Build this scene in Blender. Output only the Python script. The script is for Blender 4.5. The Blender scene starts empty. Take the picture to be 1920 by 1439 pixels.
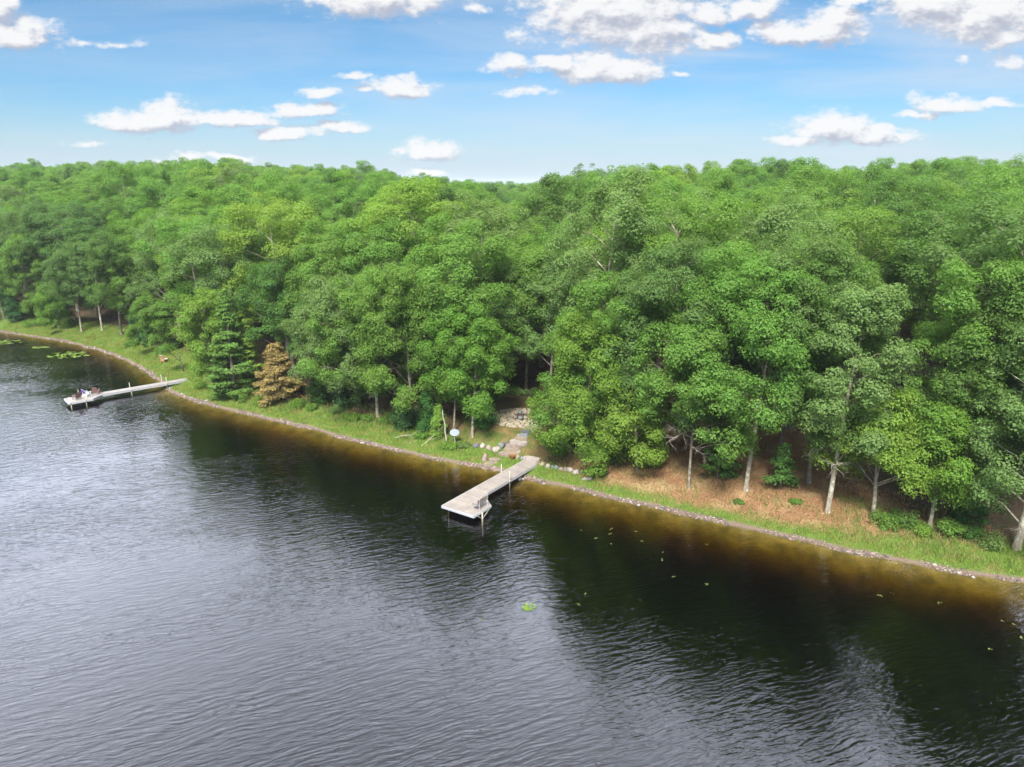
import bpy, math, random
import numpy as np
from mathutils import Vector, Matrix

scene = bpy.context.scene
C = scene.collection
R_ = math.radians

# ------------------------------------------------------------------ camera
CAM_H, PITCH, FPX = 26.0, R_(15.7), 1331.0
cam = bpy.data.cameras.new("camera"); cam_o = bpy.data.objects.new("camera", cam); C.objects.link(cam_o)
cam_o.location = (0, 0, CAM_H); cam_o.rotation_euler = (math.pi/2 - PITCH, 0, 0)
cam.sensor_fit = 'HORIZONTAL'; cam.sensor_width = 36.0; cam.lens = 36.0*FPX/1920.0
cam.clip_start = 0.5; cam.clip_end = 20000
scene.camera = cam_o

# ------------------------------------------------------------------ light, exposure
SUN_DIR = Vector((-0.16, -0.64, 0.75)).normalized()      # towards the sun
sun = bpy.data.lights.new("sun", 'SUN'); sun.energy = 3.7; sun.angle = R_(14.0); sun.color = (1.0, 0.955, 0.88)
sun_o = bpy.data.objects.new("sun", sun); C.objects.link(sun_o)
sun_o.rotation_euler = (-SUN_DIR).to_track_quat('-Z', 'Y').to_euler(); sun_o.location = (-60, -60, 120)
scene.view_settings.view_transform = 'Standard'; scene.view_settings.look = 'None'
scene.view_settings.exposure = 1.25; scene.view_settings.gamma = 1.0; scene.view_settings.use_curve_mapping = False
scene.cycles.max_bounces = 7; scene.cycles.diffuse_bounces = 3; scene.cycles.glossy_bounces = 2
scene.cycles.transmission_bounces = 3; scene.cycles.transparent_max_bounces = 8; scene.cycles.volume_bounces = 0
scene.cycles.caustics_reflective = False; scene.cycles.caustics_refractive = False
scene.cycles.sample_clamp_indirect = 6.0
scene.cycles.use_denoising = True

cP, sP = math.cos(PITCH), math.sin(PITCH)
def ray(x, y):
    v = y - 719.5
    return np.array([x - 960.0, FPX*cP - v*sP, -(FPX*sP + v*cP)])
def px0(x, y, z=0.0):
    r = ray(x, y); k = (z - CAM_H)/r[2]
    return np.array([r[0]*k, r[1]*k, z])

# ------------------------------------------------------------------ node helpers
class NT:
    def __init__(s, tree): s.t = tree; s.t.nodes.clear()
    def n(s, typ, **kw):
        nd = s.t.nodes.new(typ)
        for k, v in kw.items():
            if k.startswith('i_'): nd.inputs[k[2:].replace('_', ' ')].default_value = v
            else: setattr(nd, k, v)
        return nd
    def l(s, a, b): s.t.links.new(a, b)
    def val(s, sock, v):
        if isinstance(v, bpy.types.NodeSocket): s.l(v, sock)
        elif v is not None: sock.default_value = v
    def math(s, op, a, b=None, c=None, clamp=False):
        nd = s.n('ShaderNodeMath', operation=op); nd.use_clamp = clamp
        for i, v in enumerate((a, b, c)):
            if v is not None: s.val(nd.inputs[i], v)
        return nd.outputs[0]
    def vm(s, op, a, b=None, c=None, out=0):
        nd = s.n('ShaderNodeVectorMath', operation=op)
        for i, v in enumerate((a, b, c)):
            if v is not None: s.val(nd.inputs[i], v)
        return nd.outputs[out]
    def mix(s, f, a, b, mode='MIX'):
        nd = s.n('ShaderNodeMix', data_type='RGBA', blend_type=mode)
        s.val(nd.inputs[0], f); s.val(nd.inputs[6], a); s.val(nd.inputs[7], b)
        return nd.outputs[2]
    def ramp(s, f, stops, interp='LINEAR'):
        nd = s.n('ShaderNodeValToRGB'); cr = nd.color_ramp; cr.interpolation = interp
        while len(cr.elements) > 1: cr.elements.remove(cr.elements[-1])
        for i, (p, c) in enumerate(stops):
            e = cr.elements[0] if i == 0 else cr.elements.new(p)
            e.position = p; e.color = (*c, 1) if len(c) == 3 else c
        s.val(nd.inputs[0], f); return nd.outputs[0]
    def mr(s, v, a, b, c=0.0, d=1.0, smooth=False):
        nd = s.n('ShaderNodeMapRange'); nd.clamp = True
        if smooth: nd.interpolation_type = 'SMOOTHSTEP'
        s.val(nd.inputs[0], v)
        for i, q in enumerate((a, b, c, d)): s.val(nd.inputs[i+1], q)
        return nd.outputs[0]
    def noise(s, vec, scale, detail=3.0, rough=0.5, dist=0.0, out=0):
        nd = s.n('ShaderNodeTexNoise'); s.val(nd.inputs['Vector'], vec)
        nd.inputs['Scale'].default_value = scale; nd.inputs['Detail'].default_value = detail
        nd.inputs['Roughness'].default_value = rough; nd.inputs['Distortion'].default_value = dist
        return nd.outputs[out]
    def attr(s, name): return s.n('ShaderNodeAttribute', attribute_name=name).outputs['Fac']

# ------------------------------------------------------------------ world: Nishita sky and clouds
world = bpy.data.worlds.new("World"); scene.world = world; world.use_nodes = True
w = NT(world.node_tree)
sky = w.n('ShaderNodeTexSky', sky_type='NISHITA'); sky.sun_disc = False
sky.sun_elevation = math.asin(SUN_DIR.z); sky.sun_rotation = math.atan2(SUN_DIR.x, SUN_DIR.y)
sky.altitude = 300; sky.air_density = 1.0; sky.dust_density = 0.6; sky.ozone_density = 2.0
SKY_K = 0.063
geo = w.n('ShaderNodeTexCoord').outputs['Generated']
sep = w.n('ShaderNodeSeparateXYZ'); w.l(geo, sep.inputs[0])
dx, dy, dz = sep.outputs
dys = w.math('MAXIMUM', dy, 0.05)
u_ = w.math('DIVIDE', dx, dys); v_ = w.math('DIVIDE', dz, dys)
# clear air: Nishita colours, deeper overhead, paler towards the horizon
skycol = w.mix(1.0, sky.outputs[0], w.ramp(w.math('MAXIMUM', dz, 0.0), [(0.0, (0.60, 0.75, 0.86)), (0.10, (0.44, 0.71, 0.90)), (0.22, (0.45, 0.725, 0.86)), (1.0, (0.5, 0.72, 0.9))]), 'MULTIPLY')
# unseen bright cloud deck, added for the water's reflection and as soft fill light
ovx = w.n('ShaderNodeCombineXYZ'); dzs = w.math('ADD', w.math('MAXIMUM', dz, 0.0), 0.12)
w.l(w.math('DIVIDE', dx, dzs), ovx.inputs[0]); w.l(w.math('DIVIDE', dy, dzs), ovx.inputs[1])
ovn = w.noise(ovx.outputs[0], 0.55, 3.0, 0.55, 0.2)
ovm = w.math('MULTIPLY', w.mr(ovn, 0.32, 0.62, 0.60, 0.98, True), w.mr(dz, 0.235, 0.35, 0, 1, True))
OVk = w.mix(w.math('MULTIPLY', w.mr(dy, 0.0, 0.5, 0, 1, True), w.mr(dz, 0.95, 0.62, 0, 1, True)), (13.0, 13.0, 13.2, 1), w.ramp(dz, [(0.0, (35.0, 37.5, 44.0)), (0.38, (35.0, 37.5, 44.0)), (0.60, (27.5, 29.2, 34.5)), (0.75, (20.0, 21.2, 24.8))]))  # deck boosted ahead, just above the view, to brighten the water and fill
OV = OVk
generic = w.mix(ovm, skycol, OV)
bg1 = w.n('ShaderNodeBackground'); w.l(generic, bg1.inputs[0]); bg1.inputs[1].default_value = SKY_K

# cumulus of the photographed sector: (x, y, half width, half height up, down, strength)
CL = [(22,68,82,42,30,1),(0,18,40,28,20,1),(705,0,140,38,34,1),(255,232,75,26,18,1),(315,222,62,34,30,1),(398,228,50,18,14,.95),(455,224,62,18,14,1),
 (570,207,68,17,12,1),(540,248,60,18,14,.95),(648,239,40,14,9,.9),(752,163,60,20,16,1),(608,171,34,10,8,.7),(662,142,26,9,6,.6),(683,172,16,6,5,.6),
 (806,290,52,22,12,1),(742,288,22,9,8,.6),(808,325,34,9,6,.8),(352,297,30,9,6,.75),(436,300,44,9,6,.85),(300,322,26,18,10,.9),(155,271,30,6,5,.45),
 (1150,20,160,80,70,1),(1230,55,95,45,45,1),(1130,128,125,30,26,1),(955,124,38,18,20,1),(1045,115,50,18,16,.95),(1335,30,46,26,16,.9),(1338,76,42,16,13,1),
 (1422,20,52,26,20,1),(1490,62,90,24,22,1),(1560,45,55,34,44,1),(1600,4,50,9,9,.8),(1760,10,120,60,36,1),(1850,30,120,60,52,1),(1880,75,60,22,14,.8),
 (1555,243,75,34,24,1),(1640,255,85,18,14,1),(1500,262,52,10,10,.85),(1768,197,58,20,13,1),(1725,212,50,8,8,.7),(1862,192,44,9,8,.8),
 (150,80,28,12,9,.42),(225,82,40,8,6,.36),(885,12,20,9,9,.5),(1885,118,28,22,14,.5),(990,171,50,6,5,.45),(1798,115,16,10,8,.5),(975,68,30,28,14,.33),(1280,145,18,6,5,.5)]
uv = w.n('ShaderNodeCombineXYZ'); w.l(u_, uv.inputs[0]); w.l(v_, uv.inputs[1]); uvp = uv.outputs[0]
grp = bpy.data.node_groups.new("cloud_field", 'ShaderNodeTree')
grp.interface.new_socket("P", in_out='INPUT', socket_type='NodeSocketVector')
grp.interface.new_socket("D", in_out='OUTPUT', socket_type='NodeSocketFloat')
g = NT(grp); gi = g.n('NodeGroupInput').outputs[0]; go = g.n('NodeGroupOutput')
gs = g.vm('MULTIPLY', gi, (1.0, 1.7, 1.0))
warp = g.vm('MULTIPLY', g.vm('SUBTRACT', g.noise(gs, 16.0, 4.0, 0.55, 0, 1), (.5, .5, .5)), (0.055, 0.030, 0.0))
gp = g.vm('ADD', gi, warp)
best = None
for (cx, cy, hw, hu, hd, st) in CL:
    r = ray(cx, cy); r2 = ray(cx, cy-30); k = (r2[2]/r2[1]-r[2]/r[1])/30.0
    a = 1.0/(hw*1.2/r[1]); b = 1.0/(hu*1.2*k); kd = hu/hd - 1.0
    p = g.vm('MULTIPLY_ADD', gp, (a, b, 0), (-r[0]/r[1]*a, -r[2]/r[1]*b, 0))
    p = g.vm('MULTIPLY_ADD', g.vm('MINIMUM', p, (0, 0, 0)), (0, kd, 0), p)
    f = g.math('MULTIPLY_ADD', g.vm('LENGTH', p, out=1), -st, st)
    best = f if best is None else g.math('MAXIMUM', best, f)
bil = g.noise(gs, 34.0, 5.0, 0.55)
bil2 = g.noise(gs, 110.0, 4.0, 0.6)
dens = g.math('ADD', best, g.math('ADD', g.math('MULTIPLY', g.math('SUBTRACT', bil, 0.5), 1.35), g.math('MULTIPLY', g.math('SUBTRACT', bil2, 0.5), 0.55)))
g.l(dens, go.inputs[0])
def cloud(pv):
    nd = w.n('ShaderNodeGroup'); nd.node_tree = grp; w.l(pv, nd.inputs[0]); return nd.outputs[0]
d0 = cloud(uvp); d1 = cloud(w.vm('ADD', uvp, (-0.008, 0.013, 0.0)))
lit = w.mr(w.math('SUBTRACT', d0, d1), -0.50, 0.34, 0.0, 1.0, True)
core = w.mr(d0, 0.0, 0.9, 0.0, 1.0)
cl_col = w.mix(lit, (3.35, 3.55, 4.2, 1), (6.35, 6.35, 6.4, 1))
cl_m = w.mr(d0, -0.13, 0.50, 0.0, 0.97, True)
# thin veil streaks
st_ = w.noise(w.vm('MULTIPLY', w.vm('ADD', uvp, w.vm('MULTIPLY', uvp, (0, 0.0, 0))), (2.2, 17.0, 1.0)), 1.0, 5.0, 0.55, 0.4)
veil = w.math('MULTIPLY', w.mr(st_, 0.34, 0.70, 0.0, 0.62, True), w.mr(u_, -0.5, 0.4, 0.35, 1.0))
hz = w.mr(v_, -0.01, 0.14, 0.72, 0.0, True)
base = w.mix(hz, skycol, (3.75, 4.6, 5.5, 1))
base = w.mix(veil, base, (4.7, 5.15, 5.8, 1))
front = w.mix(cl_m, base, cl_col)
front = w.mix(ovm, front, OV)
bg2 = w.n('ShaderNodeBackground'); w.l(front, bg2.inputs[0]); bg2.inputs[1].default_value = SKY_K
sector = w.math('MULTIPLY', w.math('GREATER_THAN', dy, 0.5), w.math('MULTIPLY', w.math('LESS_THAN', v_, 0.33), w.math('GREATER_THAN', v_, -0.02)))
ms = w.n('ShaderNodeMixShader'); w.l(sector, ms.inputs[0]); w.l(bg1.outputs[0], ms.inputs[1]); w.l(bg2.outputs[0], ms.inputs[2])
wo = w.n('ShaderNodeOutputWorld'); w.l(ms.outputs[0], wo.inputs[0])
world.cycles.sampling_method = 'MANUAL'; world.cycles.sample_map_resolution = 512

# ------------------------------------------------------------------ object helpers
def tag(o, label=None, cat=None, group=None, kind=None):
    if label: o['label'] = label
    if cat: o['category'] = cat
    if group: o['group'] = group
    if kind: o['kind'] = kind
    return o
def empty(name, loc, rz=0.0, label=None, cat=None, group=None, scale=(1, 1, 1)):
    o = bpy.data.objects.new(name, None); C.objects.link(o); o.empty_display_size = 0.3
    o.location = loc; o.rotation_euler = (0, 0, rz); o.scale = scale
    return tag(o, label, cat, group)
def link(name, me, mat=None, parent=None, color=None):
    o = bpy.data.objects.new(name, me); C.objects.link(o)
    if mat is not None and len(me.materials) == 0: me.materials.append(mat)
    if parent is not None: o.parent = parent
    if color is not None: o.color = (*color, 1)
    return o
def np_mesh(name, v, f, smooth=False):
    """v: (N,3) floats, f: (M,k) ints"""
    me = bpy.data.meshes.new(name); v = np.asarray(v, np.float32); f = np.asarray(f, np.int32)
    k = f.shape[1]
    me.vertices.add(len(v)); me.vertices.foreach_set('co', v.ravel())
    me.loops.add(f.size); me.loops.foreach_set('vertex_index', f.ravel())
    me.polygons.add(len(f)); me.polygons.foreach_set('loop_start', np.arange(0, f.size, k, dtype=np.int32))
    if smooth: me.polygons.foreach_set('use_smooth', np.ones(len(f), bool))
    me.update(calc_edges=True); return me
class MB:
    def __init__(s): s.v = []; s.f = []; s.n = 0
    def add(s, v, f):
        s.f += [tuple(i + s.n for i in q) for q in f]; s.v += [tuple(p) for p in v]; s.n += len(v)
    def box(s, c, size, rz=0.0, ax=None):
        x, y, z = (q/2 for q in size)
        p = [(i*x, j*y, k*z) for i in (-1, 1) for j in (-1, 1) for k in (-1, 1)]
        m = ax if ax is not None else Matrix.Rotation(rz, 3, 'Z')
        s.add([Vector(c) + m @ Vector(q) for q in p], [(0,1,3,2),(4,6,7,5),(0,4,5,1),(2,3,7,6),(0,2,6,4),(1,5,7,3)])
    def tube(s, pts, rad, n=7, caps=True):
        pts = [Vector(p) for p in pts]; rings = []; up = None
        for i, p in enumerate(pts):
            d = (pts[min(i+1, len(pts)-1)] - pts[max(i-1, 0)]).normalized()
            if up is None: up = d.orthogonal().normalized()
            up = (up - d*up.dot(d));
            up = up.normalized() if up.length > 1e-6 else d.orthogonal().normalized()
            b = d.cross(up); r = rad[i] if isinstance(rad, (list, tuple)) else rad
            rings.append([p + up*(r*math.cos(2*math.pi*j/n)) + b*(r*math.sin(2*math.pi*j/n)) for j in range(n)])
        v = [q for r in rings for q in r]
        f = [(i*n+j, i*n+(j+1) % n, (i+1)*n+(j+1) % n, (i+1)*n+j) for i in range(len(pts)-1) for j in range(n)]
        if caps: f += [tuple(range(n))[::-1], tuple((len(pts)-1)*n + j for j in range(n))]
        s.add(v, f)
    def prism(s, poly, z0, z1):
        n = len(poly); a = sum(poly[i][0]*poly[(i+1) % n][1]-poly[(i+1) % n][0]*poly[i][1] for i in range(n))
        if a < 0: poly = poly[::-1]
        s.add([(p[0], p[1], z0) for p in poly] + [(p[0], p[1], z1) for p in poly],
              [tuple(range(n))[::-1], tuple(range(n, 2*n))] + [(i, (i+1) % n, n+(i+1) % n, n+i) for i in range(n)])
    def mesh(s, name, smooth=False):
        me = bpy.data.meshes.new(name); me.from_pydata([tuple(p) for p in s.v], [], s.f)
        if smooth: me.polygons.foreach_set('use_smooth', [True]*len(me.polygons))
        me.update(); return me
    def obj(s, name, mat, parent=None, smooth=False): return link(name, s.mesh(name, smooth), mat, parent)

# ------------------------------------------------------------------ materials
def new_mat(name):
    m = bpy.data.materials.new(name); m.use_nodes = True; t = NT(m.node_tree)
    t.out = t.n('ShaderNodeOutputMaterial'); return m, t
def simple(name, c1, c2, scale=6.0, rough=0.7, metal=0.0, bump=0.0, stretch=(1, 1, 1), detail=4.0):
    m, t = new_mat(name); tc = t.n('ShaderNodeTexCoord').outputs['Object']
    n = t.noise(t.vm('MULTIPLY', tc, stretch), scale, detail, 0.6)
    col = t.mix(t.mr(n, 0.3, 0.7), (*c1, 1), (*c2, 1))
    p = t.n('ShaderNodeBsdfPrincipled'); t.l(col, p.inputs['Base Color'])
    p.inputs['Roughness'].default_value = rough; p.inputs['Metallic'].default_value = metal
    if bump:
        b = t.n('ShaderNodeBump'); b.inputs['Strength'].default_value = bump; b.inputs['Distance'].default_value = 0.03
        t.l(n, b.inputs['Height']); t.l(b.outputs[0], p.inputs['Normal'])
    t.l(p.outputs[0], t.out.inputs[0]); return m

def leaf_mat(name, trans=0.47, var=0.30, yellow=0.10, straw=0.0):
    m, t = new_mat(name)
    oi = t.n('ShaderNodeObjectInfo'); isl = t.n('ShaderNodeNewGeometry').outputs['Random Per Island']
    tc = t.n('ShaderNodeTexCoord').outputs['Object']
    n = t.noise(t.vm('ADD', tc, t.vm('MULTIPLY', oi.outputs['Random'], (37, 11, 5))), 0.55, 2.0, 0.5)
    hs = t.n('ShaderNodeHueSaturation')
    t.l(oi.outputs['Color'], hs.inputs['Color'])
    t.l(t.math('ADD', 0.484, t.math('ADD', t.math('MULTIPLY', oi.outputs['Random'], 0.020), t.math('MULTIPLY', n, 0.024))), hs.inputs['Hue'])
    hs.inputs['Saturation'].default_value = 0.95
    bright = t.math('ADD', 1.08 - var*0.5, t.math('MULTIPLY', isl, var))
    bright = t.math('MULTIPLY', bright, t.math('ADD', 0.72, t.math('MULTIPLY', n, 0.56)))
    t.l(bright, hs.inputs['Value'])
    tip = t.mr(t.math('FRACT', t.math('MULTIPLY', isl, 17.31)), 1.0 - yellow, 1.0)
    col = t.mix(t.math('MULTIPLY', tip, 0.5), hs.outputs[0], (0.18, 0.24, 0.05, 1))
    if straw: col = t.mix(t.math('MULTIPLY', t.mr(t.noise(tc, .8, 4.0, .65), .46, .66), straw), col, (0.33, 0.25, 0.10, 1))
    d = t.n('ShaderNodeBsdfDiffuse'); t.l(col, d.inputs[0])
    tr = t.n('ShaderNodeBsdfTranslucent'); t.l(t.mix(1.0, col, (1.05, 1.15, 0.6, 1), 'MULTIPLY'), tr.inputs[0])
    mx = t.n('ShaderNodeMixShader'); mx.inputs[0].default_value = trans; t.l(d.outputs[0], mx.inputs[1]); t.l(tr.outputs[0], mx.inputs[2])
    gl = t.n('ShaderNodeBsdfGlossy'); gl.inputs['Roughness'].default_value = 0.45; gl.inputs[0].default_value = (1, 1, 1, 1)
    m2 = t.n('ShaderNodeMixShader'); m2.inputs[0].default_value = 0.005; t.l(mx.outputs[0], m2.inputs[1]); t.l(gl.outputs[0], m2.inputs[2])
    t.l(m2.outputs[0], t.out.inputs[0]); return m
M_LEAF = leaf_mat("broad_leaves"); M_NEEDLE = leaf_mat("needles", 0.18, 0.45, 0.05)
M_GRASS = leaf_mat("grass_blades", 0.25, 0.6, 0.16, 0.75)

def bark_mat():
    m, t = new_mat("bark"); tc = t.n('ShaderNodeTexCoord').outputs['Object']; oi = t.n('ShaderNodeObjectInfo')
    n = t.noise(t.vm('MULTIPLY', tc, (1, 1, 0.25)), 9.0, 4.0, 0.65); l = t.noise(tc, 2.3, 3.0, 0.6)
    col = t.mix(t.mr(n, .3, .7), (0.13, 0.11, 0.085, 1), (0.33, 0.29, 0.23, 1))
    col = t.mix(t.mr(l, .50, .66), col, (0.45, 0.46, 0.39, 1))
    col = t.mix(1.0, col, oi.outputs['Color'], 'MULTIPLY')
    p = t.n('ShaderNodeBsdfPrincipled'); t.l(col, p.inputs['Base Color']); p.inputs['Roughness'].default_value = 0.9
    b = t.n('ShaderNodeBump'); b.inputs['Distance'].default_value = 0.05; b.inputs['Strength'].default_value = 0.7; t.l(n, b.inputs['Height']); t.l(b.outputs[0], p.inputs['Normal'])
    t.l(p.outputs[0], t.out.inputs[0]); return m
M_BARK = bark_mat()
M_DEAD = simple("bleached_dead_wood", (0.30, 0.26, 0.22), (0.46, 0.42, 0.37), 8, 0.9)

# ------------------------------------------------------------------ shoreline and terrain heights
SH_PX = [(0,622),(60,631),(120,640),(180,655),(220,668),(255,685),(280,700),(300,715),(320,735),(345,745),(400,762),(460,775),(520,790),(580,803),(640,820),(700,835),(760,848),(820,862),(880,872),(930,880),(985,897),(1050,910),(1120,928),(1200,945),(1300,968),(1400,990),(1500,1012),(1600,1035),(1700,1055),(1800,1073),(1920,1092)]
SH = np.array([(-900, 520), (-400, 290), (-170, 168)] + [tuple(px0(*p)[:2]) for p in SH_PX] + [(60, 33), (150, 5), (700, -150)], float)
def wob(x, y):
    return (np.sin(x*1.3+y*.7)+np.sin(x*.53-y*1.1+2)+.7*np.sin(x*2.9+y*2.1+1)+.5*np.sin(x*5.1-y*3.7))*0.07
def shore_t(x, y):
    x = np.asarray(x, float); y = np.asarray(y, float)
    best = np.full(x.shape, 1e9); sg = np.ones(x.shape)
    for i in range(len(SH)-1):
        a, b = SH[i], SH[i+1]; d = b - a; L2 = d @ d
        q = np.clip(((x-a[0])*d[0]+(y-a[1])*d[1])/L2, 0, 1)
        ex, ey = x-a[0]-q*d[0], y-a[1]-q*d[1]; dd = ex*ex+ey*ey
        s = d[0]*(y-a[1])-d[1]*(x-a[0])
        m = dd < best; best = np.where(m, dd, best); sg = np.where(m, np.sign(s), sg)
    return np.sqrt(best)*sg + wob(x, y)
PATIO = np.array([0.75, 71.4]); PATIO_Z = 2.15
HOUSE = np.array([38.0, 70.5]); HOUSE_Z = 4.2
PT = [-60, -30, -14, -9.5, -7.2, -4.4, -2.9, -1.6, 0, .35, .9, 2, 5, 10, 20, 35, 50, 100, 160, 260, 500, 4000]
PZ = [-8.8, -8.4, -7.8, -7.0, -5.8, -3.8, -1.75, -.50, 0, .10, .20, .42, .95, 1.9, 3.5, 5.6, 7.2, 11.0, 13.5, 15.5, 17, 18]
def height(x, y, t=None):
    x = np.asarray(x, float); y = np.asarray(y, float)
    if t is None: t = shore_t(x, y)
    z = np.interp(t, PT, PZ)
    uu = x/np.maximum(y, 1.0)
    A = np.interp(uu, [-.9, -.6, -.35, -.2, -.06, .0, .1, .35, .8], [1.12, 1.08, .98, .76, .30, .26, .54, .62, .66])
    k = np.clip((t-10)/40, 0, 1); z = z*(1-k+k*A)
    k2 = np.clip((t-1)/4, 0, 1)
    z = z + k2*0.14*(np.sin(x*.6+y*.35)+np.sin(x*.23-y*.5+1.3)+.5*np.sin(x*1.4+y*1.7))
    for c, zz, r0, r1 in ((PATIO, PATIO_Z, 3.6, 6.5), (HOUSE, HOUSE_Z, 8.5, 14)):
        d = np.hypot(x-c[0], y-c[1]); q = np.clip((r1-d)/(r1-r0), 0, 1); q = q*q*(3-2*q)
        z = z*(1-q) + zz*q
    return z
def hz_(x, y): return float(height(np.array([x]), np.array([y]))[0])
def gp(x, y, dz=0.0):
    """the ground point that the sight line through photo pixel (x, y) meets"""
    r = ray(x, y); r = r/np.hypot(r[0], r[1])
    D = np.arange(25.0, 420.0, 0.1); P = np.outer(D, r); P[:, 2] += CAM_H
    m = np.nonzero(P[:, 2] <= np.maximum(height(P[:, 0], P[:, 1]), -0.0) + dz)[0]
    return P[m[0]] if len(m) else P[-1]

def axis_lines(segs):
    o = []
    for a, b, st in segs: o += list(np.arange(a, b, st))
    return np.array(o + [segs[-1][1]])
gx = axis_lines([(-3000, -700, 230), (-700, -200, 25), (-200, -112, 4), (-112, -60, .8), (-60, 48, .42), (48, 120, 4), (120, 700, 29), (700, 3000, 230)])
gy = axis_lines([(-1500, -200, 260), (-200, 20, 11), (20, 36, 2), (36, 100, .42), (100, 140, .9), (140, 260, 5), (260, 700, 22), (700, 4000, 300)])
GX, GY = np.meshgrid(gx, gy, indexing='ij'); GT = shore_t(GX, GY); GZ = height(GX, GY, GT)
nx, ny = GX.shape; idx = np.arange(nx*ny).reshape(nx, ny)
F = np.stack([idx[:-1, :-1], idx[1:, :-1], idx[1:, 1:], idx[:-1, 1:]], -1).reshape(-1, 4)
gme = np_mesh("ground", np.stack([GX, GY, GZ], -1).reshape(-1, 3), F, True)
# strip widths along the shore
def grass_w(x, y):
    return np.interp(x, [-100, -60, -45, -38, -20, -8, -2, 3, 8, 14, 22, 30, 36, 60], [9.0, 7.5, 6.5, 4.0, 4.2, 4.4, 3.8, 3.0, 1.9, 1.4, 1.6, 3.2, 4.4, 4.6])
def litter_w(x, y): return np.clip(np.minimum((x-3.5)/3.0, (31.5-x)/4.0), 0, 1)
for nm, arr in (("t", GT), ("gw", grass_w(GX, GY)), ("lit", litter_w(GX, GY)), ("lawn", np.clip((7.5-np.hypot(GX-PATIO[0]+1.0, GY-PATIO[1]+2.0))/3.0, 0, 1))):
    at = gme.attributes.new(nm, 'FLOAT', 'POINT'); at.data.foreach_set('value', arr.ravel().astype(np.float32))
m, t = new_mat("ground_soil")
tc = t.n('ShaderNodeTexCoord').outputs['Object']
T = t.attr("t"); GW = t.attr("gw"); LI = t.attr("lit"); LW = t.attr("lawn")
n1 = t.noise(tc, 0.9, 5.0, 0.6); n2 = t.noise(tc, 5.0, 4.0, 0.65); n3 = t.noise(tc, 17.0, 3.0, 0.7)
forest = t.mix(t.mr(n2, .3, .7), (0.035, 0.026, 0.016, 1), (0.11, 0.075, 0.045, 1))
forest = t.mix(t.mr(n1, .52, .66, 0, .8), forest, (0.035, 0.06, 0.018, 1))
litter = t.mix(t.mr(n2, .3, .7), (0.14, 0.070, 0.036, 1), (0.28, 0.155, 0.078, 1))
litter = t.mix(t.mr(n3, .45, .7, 0, .6), litter, (0.36, 0.22, 0.13, 1)); litter = t.mix(t.mr(t.noise(tc, 0.55, 3.0, .6), .48, .66, 0, .65), litter, (0.36, 0.27, 0.14, 1))
lawn = t.mix(t.mr(n1, .35, .65), (0.055, 0.085, 0.018, 1), (0.20, 0.125, 0.06, 1))
land = t.mix(LI, forest, litter); land = t.mix(LW, land, lawn)
grass = t.mix(t.mr(n2, .3, .7), (0.05, 0.105, 0.015, 1), (0.14, 0.20, 0.04, 1))
grass = t.mix(t.mr(n1, .55, .7, 0, .75), grass, (0.20, 0.15, 0.07, 1))
tn = t.math('ADD', T, t.math('MULTIPLY', t.math('SUBTRACT', n1, .5), 2.2))
gm = t.mr(t.math('SUBTRACT', tn, GW), -0.7, 0.8, 1.0, 0.0, True)
land = t.mix(gm, land, grass)
peb = t.mix(t.mr(n3, .3, .7), (0.12, 0.085, 0.065, 1), (0.24, 0.18, 0.15, 1))
land = t.mix(t.mr(t.math('ADD', T, t.math('MULTIPLY', t.math('SUBTRACT', n2, .5), 0.9)), .20, .55, 1, 0), land, peb)
bed = t.mix(t.mr(n1, .35, .65), (0.085, 0.068, 0.020, 1), (0.20, 0.155, 0.044, 1))
bed = t.mix(t.mr(n2, .5, .75, 0, .4), bed, (0.055, 0.048, 0.014, 1))
land = t.mix(t.mr(T, -0.25, 0.0), bed, land)
p = t.n('ShaderNodeBsdfPrincipled'); t.l(land, p.inputs['Base Color']); p.inputs['Roughness'].default_value = 0.95; p.inputs['Specular IOR Level'].default_value = 0.15
b = t.n('ShaderNodeBump'); b.inputs['Distance'].default_value = 0.12; b.inputs['Strength'].default_value = 0.8
t.l(t.math('ADD', n2, t.math('MULTIPLY', n3, .5)), b.inputs['Height']); t.l(b.outputs[0], p.inputs['Normal']); t.l(p.outputs[0], t.out.inputs[0])
tag(link("ground", gme, m), "wooded bank and lake bed of soil, litter and grass", None, None, 'structure')

# ------------------------------------------------------------------ lake water
m, t = new_mat("lake_water")
tc = t.n('ShaderNodeTexCoord').outputs['Object']
def rot(v, deg, s): 
    mp = t.n('ShaderNodeMapping'); mp.vector_type = 'TEXTURE'; t.l(v, mp.inputs[0]); mp.inputs['Rotation'].default_value = (0, 0, R_(deg)); mp.inputs['Scale'].default_value = s; return mp.outputs[0]
wz = t.vm('MULTIPLY', t.vm('SUBTRACT', t.noise(tc, 0.25, 2, .5, 0, 1), (.5, .5, .5)), (1.0, 1.0, 0))
tw = t.vm('ADD', tc, wz)
r1 = t.noise(rot(tw, 21, (1.15, 0.26, 1)), 1.0, 2.0, 0.5)
r2 = t.noise(rot(tw, 12, (0.55, 0.15, 1)), 1.0, 2.0, 0.5)
r3 = t.noise(rot(tw, 32, (3.2, 0.8, 1)), 1.0, 1.0, 0.5)
amp = t.mr(t.noise(rot(tc, 25, (22, 9, 1)), 1.0, 2.0, 0.55), 0.30, 0.66, 0.40, 1.0)
hh = t.math('ADD', t.math('ADD', t.math('MULTIPLY', r1, 0.32), t.math('MULTIPLY', r2, 0.095)), t.math('MULTIPLY', r3, 0.18))
b = t.n('ShaderNodeBump'); b.inputs['Distance'].default_value = 0.16; t.l(amp, b.inputs['Strength']); t.l(hh, b.inputs['Height'])
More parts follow.
